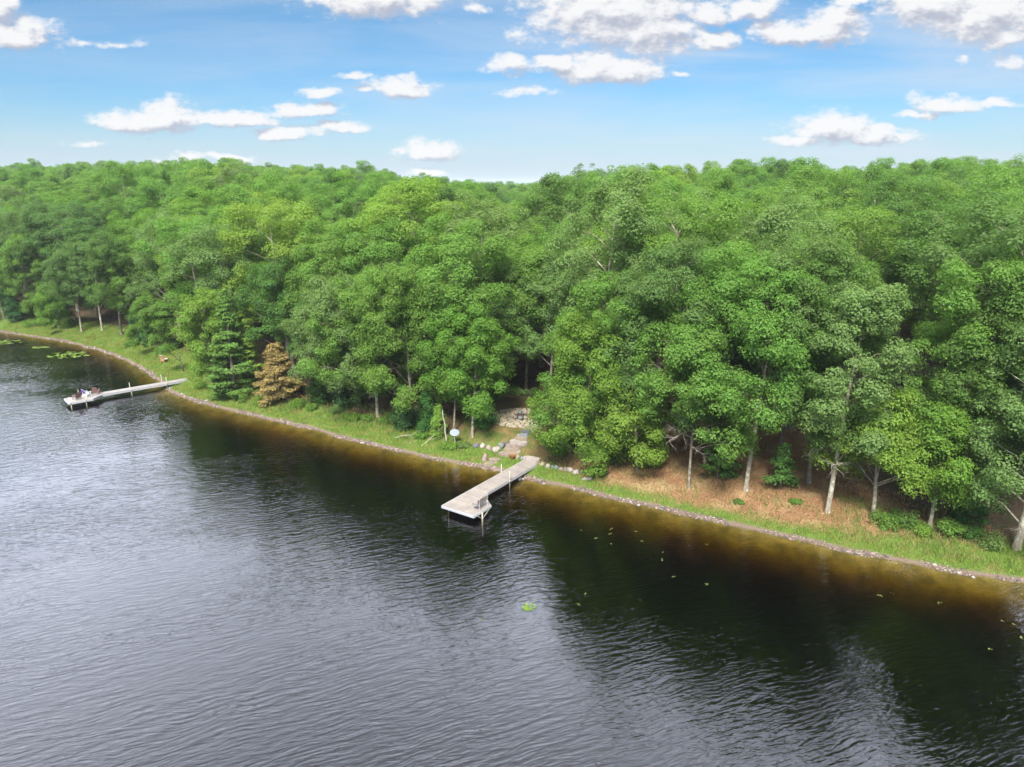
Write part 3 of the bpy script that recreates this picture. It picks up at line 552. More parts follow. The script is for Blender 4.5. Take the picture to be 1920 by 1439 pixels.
# x, y, which crown form, width, height, turn, leaf colour; then the places filled by the far wood
WOOD = [(34.7,57.1,4,0.9,0.88,0.6,'mid'),(28.7,60.4,2,0.95,0.93,5.6,'fresh'),(19.6,64.3,6,0.86,0.85,4.7,'mid'),(40.8,54.3,1,1.07,1.03,2.2,'blue'),(12.9,67.3,0,0.88,0.86,5,'mid'),(27.1,65.3,6,1.03,1.07,0.1,'mid'),(9,70.3,5,1.02,1.03,0.2,'grey'),(17,70,1,1.03,1.01,3.5,'mid'),(46.6,56.1,3,1.08,1.09,5.6,'lime'),(38.7,62.3,2,1.06,1.11,1.3,'deep'),(24.1,69.5,2,0.86,0.89,4.7,'deep'),(44.8,60.8,0,0.96,0.96,5.5,'mid'),(30.8,69.1,4,0.93,0.96,5.3,'bright'),(-5.4,75.6,0,0.98,1.01,5.7,'mid'),(11.5,76.2,3,0.9,0.94,5.7,'fresh'),(3.7,78,6,1.1,1.12,0.2,'lime'),(20.4,75.5,6,1.04,1.09,0.2,'deep'),(28.8,73.9,7,1.1,1.1,1.9,'grey'),(44.8,66.3,6,0.98,0.93,1.3,'blue'),(8.5,80.5,8,1.05,1.06,3.7,'fresh'),(25.4,78,8,0.98,0.98,2.1,'mid'),(-4,81.9,2,0.95,0.91,3.7,'mid'),(4.2,83,5,0.91,0.88,2.9,'mid'),(17.3,81.5,4,0.99,0.97,5.2,'grey'),(-11.9,82.6,3,0.92,0.94,2.4,'grey'),(32.6,77.1,5,1.1,1.05,2.9,'grey'),(22.4,82.2,5,1.04,1.09,1.5,'deep'),(46.1,72.2,8,0.96,0.94,4.4,'deep'),(-17.1,84.1,1,1.03,1.04,3.1,'blue'),(12.4,87.1,6,1,1.05,5.5,'bright'),(3.7,88,2,0.87,0.89,5.8,'mid'),(37.9,79.5,1,0.9,0.88,4.6,'mid'),(-4.4,88.3,4,1.01,1.01,0.2,'grey'),(30.9,83,6,1.02,1.03,1.2,'mid'),(-21.6,85.9,0,0.89,0.91,5.8,'mid'),(-9.6,89.4,3,0.93,0.88,4.5,'grey'),(-15.7,89.1,8,0.97,1.01,5.2,'mid'),(17.9,88.7,6,1,1,5,'fresh'),(23.8,87.5,6,0.93,0.92,5.8,'blue'),(47.4,78.2,5,1.11,1.09,3.3,'grey'),(6.5,92.5,8,0.92,0.9,5.8,'blue'),(-5.9,93.2,1,1.05,1.1,3.1,'mid'),(42.7,83.2,8,0.88,0.91,0.2,'lime'),(-23.7,92,1,0.89,0.93,4.5,'bright'),(-11.6,94.8,8,1.05,1.02,4.6,'bright'),(30.1,91.1,2,0.97,0.98,2.8,'fresh'),(-0.7,96.1,5,0.94,0.93,4.2,'fresh'),(-18.4,94.5,3,1.05,0.99,5.9,'fresh'),(-29.5,92.7,1,1.07,1.04,3.5,'lime'),(23.6,94.7,6,0.91,0.93,0,'lime'),(40.6,88.8,6,0.9,0.89,2.9,'fresh'),(17.6,96.1,3,1.12,1.1,1.5,'grey'),(-34.9,91.7,6,1.12,1.08,4.4,'fresh'),(57.1,79.9,2,1.04,1.02,5.2,'grey'),(48.4,87.4,8,0.96,0.99,2.9,'deep'),(-22.9,97.8,1,0.9,0.94,3.3,'mid'),(2.8,100.7,5,0.92,0.92,3.5,'deep'),(-7.7,101.4,5,1.1,1.16,3.9,'deep'),(32.8,96.3,8,1.11,1.14,2.4,'fresh'),(-16,100.7,3,1.08,1.1,0.3,'mid'),(-33.5,96.6,8,0.95,0.94,1.2,'mid'),(-27.9,98.7,1,1.03,1,0.8,'bright'),(44.5,93,6,0.9,0.89,1.8,'blue'),(22.4,101.1,7,1.03,1.02,1.5,'mid'),(-39,96.5,6,0.96,0.97,3.5,'grey'),(8.4,104.9,8,1.12,1.13,2.3,'deep'),(-20.4,103.7,0,1.12,1.11,1.4,'fresh'),(18,104.6,4,1.09,1.11,5.1,'mid'),(-25.7,103.5,6,0.96,0.93,4.3,'bright'),(-5.6,106.7,2,1.01,1.05,1.7,'blue'),(-11.8,106.3,6,0.97,0.95,4.6,'mid'),(58.2,90,7,1.1,1.13,5.1,'mid'),(35.6,101.8,1,1.01,1.03,5.6,'mid'),(-37.8,101.9,6,0.91,0.94,2.2,'fresh'),(48.8,97.3,8,0.89,0.92,1.8,'fresh'),(64.2,88.8,5,0.88,0.9,6,'mid'),(-17.2,108.4,7,0.93,0.97,6.1,'mid'),(-32.8,105.2,4,1.12,1.1,5.4,'mid'),(54.5,96.3,0,1.07,1.13,4.7,'blue'),(-1.2,111.4,0,1.06,1.04,2.4,'mid'),(15.5,110.6,1,1.07,1.06,1.2,'mid'),(-44.7,102.5,1,1,1.04,3,'mid'),(-23.2,110.2,6,1,1,5.1,'grey'),(62.9,94.4,2,0.93,0.98,4.1,'blue'),(-41.4,106.2,5,0.93,0.97,5.4,'bright'),(-17.3,115.3,4,1.11,1.08,3.1,'grey'),(46.6,107.3,8,1.08,1.05,3,'mid'),(-1,117.2,5,1.08,1.1,0.1,'blue'),(-10.7,117.2,5,0.98,0.94,3.3,'grey'),(69,95.8,5,0.99,0.96,1.3,'mid'),(-32.1,113.6,6,1.02,1.07,5.1,'blue'),(56.6,104,1,1,1,6.3,'mid'),(-25.5,115.8,4,1.02,1.08,5.4,'mid'),(-48.7,110.9,8,0.9,0.86,1.8,'bright'),(51.8,109.5,1,1.12,1.14,4.5,'mid'),(26.1,118.8,5,1,1.04,4.2,'bright'),(67.2,101.8,5,1.06,1.04,1.2,'mid'),(-38.8,115.9,2,1.08,1.14,4.8,'mid'),(14.6,121.7,2,1.04,1.05,5.2,'mid'),(59.9,109,8,1.1,1.14,6.2,'mid'),(-1,125.1,3,1.11,1.17,0.4,'blue'),(-48.2,115.9,4,0.95,0.92,3.4,'grey'),(10.6,125.8,4,1.03,1.06,2.3,'lime'),(-54.7,115.2,2,0.92,0.92,3,'grey'),(55.7,114.7,7,1.04,1.08,4.3,'deep'),(65.8,109.4,2,1.07,1.07,5.6,'blue'),(18.3,127.5,1,1.1,1.08,2.5,'mid'),(25.2,126.6,5,0.9,0.87,0.5,'grey'),(30.8,126.5,5,1.03,0.97,4.7,'grey'),(-22,128.5,7,0.92,0.92,2.1,'grey'),(49,120.9,5,1.1,1.09,2.5,'mid'),(-48.6,121.5,3,1.05,1.08,1.2,'grey'),(-39,125.1,8,0.92,0.95,2.7,'mid'),(71.7,110.3,6,1.09,1.07,4.4,'grey'),(-56.1,121.3,7,0.91,0.96,3.5,'mid'),(-12.4,133.4,5,0.96,1.01,3.3,'lime'),(21.6,133,7,1.06,1.01,4.7,'deep'),(-19.1,134.1,7,1,1.05,1.5,'blue'),(52.3,125.8,5,0.99,1.03,5.7,'grey'),(-59.9,124.9,3,0.89,0.84,1,'fresh'),(-33,135.2,5,0.93,0.94,5.8,'deep'),(16.4,138.7,6,1,1.05,1.3,'mid'),(-27.8,137.4,0,1.07,1.07,5.1,'grey'),(-65.9,124,1,0.89,0.94,2.2,'mid'),(-15.6,139.7,7,1.07,1.08,1.2,'blue'),(-53,131,8,1.04,0.99,3,'fresh'),(21.4,141.5,5,1.02,1,0.3,'mid'),(27.2,140.5,6,1.04,1.01,0.3,'grey'),(-65.4,128.9,8,0.94,0.97,5.7,'fresh'),(-58.5,132.5,8,1.02,1.06,5.9,'grey'),(75.2,125.4,8,1.09,1.12,1.8,'mid'),(10.8,147.5,6,0.92,0.96,0.1,'mid'),(38,143.2,7,1.07,1.05,5.8,'bright'),(-70.3,131.7,4,1.04,1.04,4.6,'blue'),(-58.1,138,7,1.08,1.04,2,'lime'),(-43.5,144.7,4,0.98,1.01,0.4,'blue'),(-26.7,149.4,7,0.91,0.92,1.1,'mid'),(-38.3,147.1,5,1.05,1.06,5.3,'mid'),(44.1,146.5,6,1.1,1.1,5,'deep'),(-77.9,131.9,2,0.93,0.91,2.2,'deep'),(-55.9,143.2,3,1.06,1.08,1,'lime'),(2.1,153.8,6,1.11,1.07,5,'blue'),(55.5,143.6,1,0.94,0.92,0.4,'mid'),(-64.9,139.8,3,1.01,1.04,1.9,'mid'),(-73.7,136.1,6,0.91,0.89,5,'mid'),(87,128.5,2,1.07,1.13,3.4,'mid'),(-51.2,147,7,1.06,1.01,4.2,'lime'),(-69.9,139.2,0,0.98,1.02,3.2,'grey'),(25,154.2,6,1.04,1.01,5.6,'mid'),(-44,150.7,7,1.08,1.03,5.2,'bright'),(81.5,135.3,8,1.1,1.05,0.6,'mid'),(50,150.2,5,0.98,0.99,6.1,'mid'),(-17.9,157.6,5,0.95,0.96,6.2,'deep'),(19.2,158,1,1.12,1.06,4.6,'deep'),(56.1,149.2,8,1.04,1.1,4.5,'bright'),(-56.6,149.4,3,0.93,0.97,2.9,'deep'),(-77.7,139.7,7,1.07,1.05,0.6,'deep'),(4.1,159.9,5,1.07,1.05,4.5,'mid'),(-84.2,136.4,8,0.94,0.96,6,'blue'),(68.3,146.2,7,0.99,1.04,5.5,'fresh'),(-70.8,145,6,1.11,1.15,5.6,'mid'),(-49.8,154,0,1.05,1,0.9,'bright'),(63.4,149.8,8,1.02,1.07,0.1,'fresh'),(80.4,142,8,1.1,1.15,1.8,'mid'),(-6.4,163.3,8,1.11,1.06,5.2,'blue'),(-75.8,144.8,4,1.05,1.04,5.4,'mid'),(-19.5,163.4,7,1.03,1.08,2.1,'lime'),(-63.1,153.5,6,1,1.05,0.1,'mid'),(-84.6,143.2,6,1.02,0.97,3.8,'blue'),(-89.1,140.8,1,1,1.01,3.5,'deep'),(-72.3,150.4,6,0.93,0.97,0.1,'lime'),(-56.8,157.4,2,1.07,1.05,1.6,'deep'),(-49.2,160,3,1.01,1.03,1.2,'mid'),(89.8,141.6,5,1.11,1.07,1.7,'grey'),(-79.8,147.7,4,1.01,1.03,1.1,'bright'),(-39.8,164.5,2,1.08,1.09,0.4,'grey'),(79.1,149.9,6,0.87,0.88,4.6,'blue'),(42.8,164.2,5,1.01,0.98,6,'deep'),(-94.5,141.7,8,1.03,0.97,1.7,'blue'),(-28.9,168.1,0,1.12,1.06,0.4,'fresh'),(-23.2,169.1,6,1.03,1.06,6,'mid'),(-12.8,170.5,6,1.06,1.11,5.9,'mid'),(8.8,171.1,1,0.94,0.94,1.4,'deep'),(-86.7,148.4,6,0.96,0.98,2,'deep'),(-34.7,169,5,1.03,1.07,4.5,'bright'),(51.6,165.1,5,1.05,1.08,2.3,'fresh'),(61.7,163.3,8,1.11,1.08,2,'deep'),(-60.7,163.8,5,1.09,1.03,2.7,'grey'),(37.1,170.9,8,1.03,1.08,6.2,'bright'),(28.6,172.6,8,1.03,1.08,0.3,'fresh'),(81.4,155,6,1.04,0.98,4,'mid'),(-54.3,166.5,6,1.05,1.05,1,'grey'),(-91.3,150,6,1.07,1.03,3.6,'deep'),(-45,171.2,1,1.08,1.1,0.5,'mid'),(47.2,170.7,6,0.9,0.94,0.6,'fresh'),(-82.2,157.2,5,1.05,1.09,5.2,'mid'),(-99.9,147.5,3,1.03,1.07,5.1,'grey'),(-38.3,174.2,3,1.07,1.11,0.9,'mid'),(-78.1,161.3,6,0.97,1.01,5.7,'fresh'),(-91.8,155.3,3,1.11,1.09,4.7,'grey'),(-67.4,167.4,1,1.12,1.08,1.7,'lime'),(77,163.2,1,1.1,1.04,1.4,'fresh'),(10.9,180.4,8,1.09,1.04,6.1,'grey'),(25.5,179.2,8,1.07,1.02,5.5,'fresh'),(-30,178.7,3,1.08,1.12,2.2,'bright'),(-106.5,147,2,1.04,1.08,0.2,'grey'),(45,177.1,5,1.09,1.03,0,'mid'),(16.9,182.7,7,1.07,1.04,1.9,'grey'),(-75.6,167.4,6,0.95,1,0.1,'mid'),(-2.6,183.8,6,1.09,1.15,5,'deep'),(86.8,162.5,4,0.99,1.02,6.3,'mid'),(-49.7,177.7,6,1.06,1.02,1.4,'mid'),(-98.2,156.3,1,0.89,0.93,1.7,'fresh'),(61.9,174.5,6,1.12,1.1,1.3,'mid'),(-82.4,165.9,8,1.08,1.08,4.2,'mid'),(67.6,173.5,5,1.12,1.18,3.8,'mid'),(-106.1,154.4,2,0.95,0.93,0.3,'mid'),(-95.7,162,8,1.06,1.09,6.1,'mid'),(76.4,172.1,7,1.1,1.13,3.9,'grey'),(86.5,168.4,2,1.1,1.14,2,'blue'),(-53.6,182.2,2,0.95,0.98,2.9,'mid'),(-75.6,174.5,8,1.1,1.12,6,'mid'),(-101.2,161.3,2,1.02,1,4.9,'grey'),(-105.9,159.9,1,1.03,1.04,3.2,'grey'),(-70.9,178.5,8,1.09,1.05,0.9,'lime'),(65.8,180.6,1,1.12,1.16,1.3,'grey'),(-29.5,190.2,7,1.05,1.06,4.7,'deep'),(-43.9,188.2,6,1,0.96,0.1,'lime'),(-90.1,171.5,7,0.98,1.03,5.8,'bright'),(-95.6,169.6,1,0.92,0.91,6.2,'mid'),(-62.5,184.8,4,1.05,1.02,2.6,'grey'),(90.4,173,1,1.08,1.02,2.2,'mid'),(63.8,186.1,6,1.05,1.11,2.2,'mid'),(-85.4,177.3,6,1.07,1.03,1.6,'fresh'),(-52.2,190.4,1,1.02,1.07,1.7,'fresh'),(-36.1,194.9,2,1.07,1.06,1.3,'blue'),(9.2,198.9,7,1,1.05,0.6,'lime'),(-8.6,199.3,6,1.11,1.17,3.7,'grey'),(-112.2,165.2,5,0.87,0.87,5.7,'grey'),(-95.6,175.5,7,1.04,1.07,2.8,'mid'),(-116.7,163,7,0.96,0.93,0.4,'mid'),(-82.9,183.6,7,1.07,1.05,3.6,'mid'),(-91.6,179.9,6,1.1,1.11,6.1,'bright'),(-110.1,169.8,8,0.95,1.01,1.6,'grey'),(53.4,195.4,6,1.11,1.12,4.9,'grey'),(17.2,202.7,6,1.06,1.09,5.3,'mid'),(-78.7,188.1,5,1.04,1.07,0.8,'mid'),(-116,169.7,4,1.05,1.1,3.8,'blue'),(90.3,184.9,5,1.07,1.13,6,'mid'),(-74.5,192.1,1,1.04,1,2.9,'fresh'),(-45.8,200.9,5,1.04,1.01,5.8,'bright'),(-86.8,188.5,7,1.07,1.08,2.3,'grey'),(-62.8,197.9,6,0.9,0.9,6,'bright'),(64.2,199.8,5,1.11,1.1,3.2,'deep'),(55.6,202.5,5,1.07,1.13,2.7,'bright'),(-36,208,5,1.07,1.07,5,'mid'),(-58.4,203,7,1.03,1.09,4.5,'lime'),(43,206.8,1,1.12,1.08,0.3,'deep'),(30.1,210.1,7,1.04,1.09,4.3,'grey'),(117.6,177.3,8,1.06,1.04,0.9,'blue'),(-8.3,213.2,6,1.1,1.03,4,'mid'),(95.7,190.8,6,1.11,1.1,6.2,'grey'),(-72,201.2,1,1.02,1.08,1.2,'mid'),(-64.9,203.6,6,1.12,1.09,4.6,'fresh'),(111.9,183.4,8,1.11,1.13,1.8,'grey'),(-77.9,200.4,6,1.03,1.05,2.6,'blue')]
FILL = [(53,71),(12,93),(35,87),(59,74),(52,83),(9,98),(64,80),(60,84),(0,106),(42,98),(28,104),(70,85),(6,110),(-28,108),(34,107),(41,105),(-7,112),(24,110),(50,103),(72,90),(-36,110),(5,116),(12,116),(39,110),(32,113),(62,101),(-43,112),(75,96),(20,120),(-6,123),(32,119),(47,114),(-18,123),(5,124),(41,118),(-24,123),(-30,123),(-35,121),(80,100),(-43,121),(-10,128),(75,106),(36,124),(-16,129),(1,131),(-5,131),(-35,127),(60,118),(85,102),(66,116),(56,121),(-45,126),(-26,132),(42,128),(10,135),(-52,126),(32,132),(86,107),(71,118),(5,138),(-43,131),(48,130),(81,112),(-48,130),(-7,139),(-1,139),(59,127),(43,134),(38,136),(69,124),(-21,140),(80,119),(-11,143),(-47,136),(33,140),(6,144),(85,117),(92,112),(53,135),(-37,140),(0,145),(63,131),(-31,142),(16,145),(42,140),(70,130),(-22,146),(48,140),(24,146),(-50,140),(-63,135),(-7,149),(32,146),(-16,149),(86,123),(94,117),(67,135),(81,128),(-33,148),(76,132),(61,140),(10,153),(16,153),(38,149),(30,152),(-13,155),(98,121),(69,141),(-23,155),(-62,144),(-8,158),(43,152),(-30,155),(-2,158),(-37,154),(96,126),(36,155),(75,141),(13,161),(28,159),(104,124),(88,136),(-66,148),(-44,157),(42,158),(-26,162),(-1,164),(50,157),(100,130),(7,165),(55,155),(-35,161),(95,135),(20,164),(-13,165),(38,161),(71,151),(61,156),(26,168),(32,166),(3,170),(-3,170),(56,161),(-45,165),(109,132),(66,158),(-78,153),(98,141),(15,172),(105,137),(85,150),(-73,156),(21,171),(90,148),(-8,173),(-69,161),(-19,174),(0,176),(72,160),(-26,174),(111,137),(-87,154),(57,168),(19,177),(89,154),(-15,178),(103,146),(109,142),(66,167),(-9,180),(-52,172),(99,151),(39,176),(72,166),(5,182),(-22,181),(31,180),(-60,173),(118,140),(114,146),(-14,184),(-44,180),(94,160),(100,157),(56,177),(-69,173),(-38,182),(81,168),(-88,164),(-8,186),(39,182),(105,154),(12,186),(3,187),(-25,186),(-58,179),(-64,177),(-33,185),(48,182),(111,152),(-114,151),(18,189),(34,187),(120,148),(-18,189),(26,189),(54,183),(73,176),(-84,171),(93,167),(104,160),(98,164),(60,182),(-11,191),(-49,186),(-111,157),(-38,188),(82,174),(12,192),(44,188),(-5,194),(112,158),(5,194),(32,192),(38,191),(120,153),(-120,154),(-116,158),(-57,187),(57,188),(-16,196),(99,170),(-78,180),(104,167),(-105,167),(-26,196),(49,191),(74,183),(15,197),(127,152),(110,165),(24,196),(119,159),(1,199),(84,180),(-101,171),(-73,185),(-48,194),(115,164),(-121,159),(33,198),(90,179),(124,158),(80,185),(-22,200),(69,189),(-58,193),(64,192),(-65,192),(97,178),(43,198),(-4,203),(106,173),(-126,159),(-33,200),(-39,200),(6,204),(122,163),(30,202),(-54,198),(60,196),(24,204),(-100,180),(-28,204),(-121,166),(1,206),(-13,206),(130,160),(-110,175),(12,206),(116,171),(50,201),(96,183),(77,193),(103,180),(83,190),(-131,161),(-127,165),(37,205),(-69,197),(-4,208),(122,169),(111,178),(72,197),(-95,187),(-20,209),(-106,181),(6,211),(90,191),(129,167),(-44,206),(-125,170),(-81,196),(-51,206),(-26,210),(24,211),(135,164),(-103,187),(-112,181),(18,212),(81,198),(-121,176),(104,187),(-134,166),(11,214),(-88,195),(-15,214),(-139,163),(-32,212),(-131,170),(38,211),(70,203),(-2,214),(126,173),(-93,193),(87,196),(63,206),(48,210)]
ORD = ['first','second','third','fourth','fifth','sixth','seventh','eighth','ninth','tenth','eleventh','twelfth','thirteenth','fourteenth','fifteenth','sixteenth','seventeenth','eighteenth','nineteenth','twentieth'] + ['twenty-'+q for q in ('first','second','third','fourth','fifth','sixth','seventh','eighth','ninth')] + ['thirtieth'] + ['thirty-'+q for q in ('first','second','third','fourth','fifth','sixth','seventh','eighth','ninth')] + ['fortieth']
COLS = [(70, "at the left edge of the wood"), (200, "behind the pale trunks of the far lawn"), (330, "behind the shaded lounge chair"), (410, "above the far dock"), (480, "behind the tall pointed pine"),
        (565, "behind the rust-brown spruce"), (680, "behind the dark cedars on the bank"), (760, "behind the curved bare trunk"), (830, "behind the fresh green juniper"), (875, "behind the oval sign"),
        (945, "behind the straight grey lawn trunk"), (1030, "above the stone fire pit"), (1105, "behind the oak hanging beside the steps"), (1170, "behind the round oak near the steps"), (1250, "behind the small leaning oak"),
        (1330, "behind the slim twiggy oak"), (1420, "behind the long bare trunk"), (1500, "behind the little white-stemmed sapling"), (1570, "behind the oak with dead limbs"), (1680, "around the brown cabin"),
        (1770, "behind the fresh maple in the weeds"), (1850, "behind the dark-trunked shaded oak"), (9999, "at the right edge of the wood")]
cnt = {}; left = FILL
def ridge_room(x, y, z):
    """how tall a tree standing at (x, y, z) may be under the ridge line of this wood"""
    q = 960 + FPX*x/(y*cP)
    v = np.interp(q, [0,100,200,380,520,700,860,1000,1050,1100,1300,1500,1700,1800,1920], [303,306,313,304,318,330,345,344,318,308,309,301,305,299,322]) - 719.5
    return CAM_H + y*(-(FPX*sP + v*cP))/(FPX*cP - v*sP) - z
WOOD.sort(key=lambda q: q[0]**2+q[1]**2); stand = []
for (x, y, k, s, sz, rz, col) in WOOD:
    if any((x-a)**2+(y-b_)**2 < 6.6**2 for a, b_ in stand) or any((x-q[0])**2+(y-q[1])**2 < 5.2**2 and q[2] > 2.6 for q in taken): continue
    stand.append((x, y))
    hd_ = HOUSE/np.linalg.norm(HOUSE); al_ = x*hd_[0]+y*hd_[1]; L_ = np.linalg.norm(HOUSE)
    if L_-22 < al_ < L_-1 and abs(x*hd_[1]-y*hd_[0]) < 5.0: continue          # the opening the cabin is seen through
    sz *= 1.10 + .09*math.sin(x*7.3+y*3.1); s *= 1.30 + .12*math.sin(x*3.7-y*5.3)
    zg = hz_(x, y); room = float(ridge_room(x, y, zg)); Ht = PROT[k][0]*1.02
    if Ht*sz > room: sz = max(room/Ht, .72); s *= .94
    pxx = 960 + FPX*x/(y*cP + 12*sP)
    land = next(l for b_, l in COLS if pxx < b_); cnt[land] = cnt.get(land, 0) + 1
    H, Rr = PROT[k][:2]; sizew = 'broad' if Rr*s > 4.5 else ('small' if H*sz < 15.5 else 'tall' if H*sz > 19 else 'rounded')
    lab = f"{sizew} {CW[col]} oak, {ORD[min(cnt[land]-1, 39)]} from shore {land}"
    place_tree(PROT[k][2:], (x, y, hz_(x, y)), rz, (s, s, sz), 'oak_tree', lab, 'tree', 'oaks of the wood behind the shore', G[col], (.9, .86, .8))

# far wood: one mass of treetops out to the skyline
rg2 = np.random.default_rng(5); fp = [q for i, q in enumerate(FILL) if i % 3]
n_ = 3600; yy = np.sqrt(rg2.uniform(150**2, 640**2, n_)); xx = rg2.uniform(-.95, .92, n_)*yy
tt = shore_t(xx, yy); keepm = (tt > 10) & (np.hypot(xx, yy) > 214); fp += list(zip(xx[keepm], yy[keepm]))
fp = np.array(fp); fz = height(fp[:, 0], fp[:, 1]); rm = ridge_room(fp[:, 0], fp[:, 1], fz) > 17.0 + 1.5*np.sin(fp[:, 0]*3.1); fp, fz = fp[rm], fz[rm]
me = bpy.data.meshes.new("far_wood"); me.from_pydata([(a, b_, c) for (a, b_), c in zip(fp, fz)], [], [])
fw = link("far_wood", me, M_LEAF, None, G['mid']); tag(fw, "far wood of green treetops rolling back to the skyline", None, None, 'stuff')
ng = bpy.data.node_groups.new("treetops", 'GeometryNodeTree')
ng.interface.new_socket("Geometry", in_out='INPUT', socket_type='NodeSocketGeometry'); ng.interface.new_socket("Geometry", in_out='OUTPUT', socket_type='NodeSocketGeometry')
gn = NT(ng); gin = gn.n('NodeGroupInput'); gout = gn.n('NodeGroupOutput'); jn = gn.n('GeometryNodeJoinGeometry')
for pr in PROT[:6]:
    src = bpy.data.objects.new("treetop_source", pr[3]); 
    oi_ = gn.n('GeometryNodeObjectInfo'); oi_.inputs['Object'].default_value = src; oi_.inputs['As Instance'].default_value = True
    gn.l(oi_.outputs['Geometry'], jn.inputs[0])
iop = gn.n('GeometryNodeInstanceOnPoints'); gn.l(gin.outputs[0], iop.inputs['Points']); gn.l(jn.outputs[0], iop.inputs['Instance']); iop.inputs['Pick Instance'].default_value = True
def rv(dt, a, b_, seed):
    nd = gn.n('FunctionNodeRandomValue', data_type=dt); 
    i0 = {'FLOAT': 2, 'FLOAT_VECTOR': 0}[dt]; nd.inputs[i0].default_value = a; nd.inputs[i0+1].default_value = b_; nd.inputs['Seed'].default_value = seed
    return nd.outputs[{'FLOAT': 1, 'FLOAT_VECTOR': 0}[dt]]
gn.l(rv('FLOAT_VECTOR', (0, 0, 0), (0, 0, 6.28), 3), iop.inputs['Rotation']); gn.l(rv('FLOAT_VECTOR', (1.1, 1.1, .88), (1.5, 1.5, 1.14), 4), iop.inputs['Scale']); gn.l(iop.outputs[0], gout.inputs[0])
fw.modifiers.new("treetops", 'NODES').node_group = ng

# ------------------------------------------------------------------ ground cover: nobody could count it
def scatter(n, xr, seed, cond, yr=None):
    r = np.random.default_rng(seed); out = []
    # points along the shoreline polyline, pushed inland by a random t
    seg = SH[2:-2]; L = np.hypot(*(seg[1:]-seg[:-1]).T); cum = np.r_[0, np.cumsum(L)]
    q = r.uniform(0, cum[-1], n*3); i = np.clip(np.searchsorted(cum, q)-1, 0, len(L)-1); f = (q-cum[i])/L[i]
    p = seg[i]*(1-f)[:, None] + seg[i+1]*f[:, None]; d = (seg[i+1]-seg[i])/L[i][:, None]; nn = np.stack([-d[:, 1], d[:, 0]], 1)
    tt = r.uniform(yr[0], yr[1], n*3); p = p + nn*tt[:, None]
    m = (p[:, 0] > xr[0]) & (p[:, 0] < xr[1]); p = p[m]; t = shore_t(p[:, 0], p[:, 1])
    m = cond(p[:, 0], p[:, 1], t, r); p = p[m][:n]; t = t[m][:n]
    return np.column_stack([p, height(p[:, 0], p[:, 1], t)]), t, r
def near_path(x, y):
    s = (x-1.05)*(-.5687)+(y-63.16)*(-.8225); rr = (x-1.05)*.8225+(y-63.16)*(-.5687)
    return (s > -1.2) & (s < 5) & (rr > -.2) & (rr < 2.0)
def blades(name, P, h, wd, r, lean, mat, col, label):
    n = len(P); az = r.uniform(0, 6.28, n); s = np.stack([np.cos(az), np.sin(az), 0*az], 1)*wd[:, None]*.5
    az2 = r.uniform(0, 6.28, n); tip = P + np.stack([np.cos(az2)*lean*h, np.sin(az2)*lean*h, h], 1)
    v = np.stack([P-s, P+s, tip], 1).reshape(-1, 3)
    return tag(link(name, np_mesh(name, v, np.arange(3*n).reshape(-1, 3)), mat, None, col), label, None, None, 'stuff')
P, t, r = scatter(90000, (-95, 37), 11, lambda x, y, t, r: (t > .22+.25*np.sin(x*1.7)) & (t < grass_w(x, y) + r.normal(size=len(x))*.6) & ~near_path(x, y), (.3, 10))
clump = np.sin(P[:, 0]*2.1+np.sin(P[:, 1]*1.7)*2)*np.sin(P[:, 1]*2.6+1)
blades("grass", P, (.12+.12*r.random(len(P)))*(1+.55*clump), .035+.04*r.random(len(P)), r, .5, M_GRASS, (0.165, 0.245, 0.032), "short green grass along the pebbled waterline")
P, t, r = scatter(16000, (-38, 37), 12, lambda x, y, t, r: (t > .7) & (t < 7) & (((x < -3.5) & (t > 1.8)) | (x > 25) | (r.random(len(x)) < .30)) & (np.sin(x*1.1+2)*np.sin(y*.9+x*.4) > -.25) & ~near_path(x, y), (1, 7.5))
blades("tall_grass", P, .35+.45*r.random(len(P)), .03+.03*r.random(len(P)), r, .45, M_GRASS, (0.140, 0.215, 0.042), "taller rough grass and weeds on the bank")
P, t, r = scatter(12000, (2, 36), 13, lambda x, y, t, r: (t > grass_w(x, y)-1.0) & (t < 9) & (np.sin(x*.8)*np.sin(y*1.3+x) > -.5), (1, 9))
blades("dry_grass", P, .15+.28*r.random(len(P)), .03+.025*r.random(len(P)), r, .8, M_GRASS, (0.36, 0.255, 0.125), "straw-coloured dry grass over the leaf litter")
P, t, r = scatter(42000, (2.5, 33), 14, lambda x, y, t, r: (t > grass_w(x, y)-.5) & (r.random(len(x)) < litter_w(x, y)+.08), (1.5, 15))
nrm = r.normal(size=P.shape)*.35 + np.array([0, 0, 1]); L = r.uniform(.09, .19, len(P))
M_LITTER = leaf_mat("fallen_oak_leaves", .05, .9, .12)
tag(link("fallen_leaves", leaves("fallen_leaves", P+np.array([0, 0, .03]), nrm, L, L*.6, r), M_LITTER, None, (0.27, 0.155, 0.075)), "reddish brown fallen oak leaves under the trees", None, None, 'stuff')
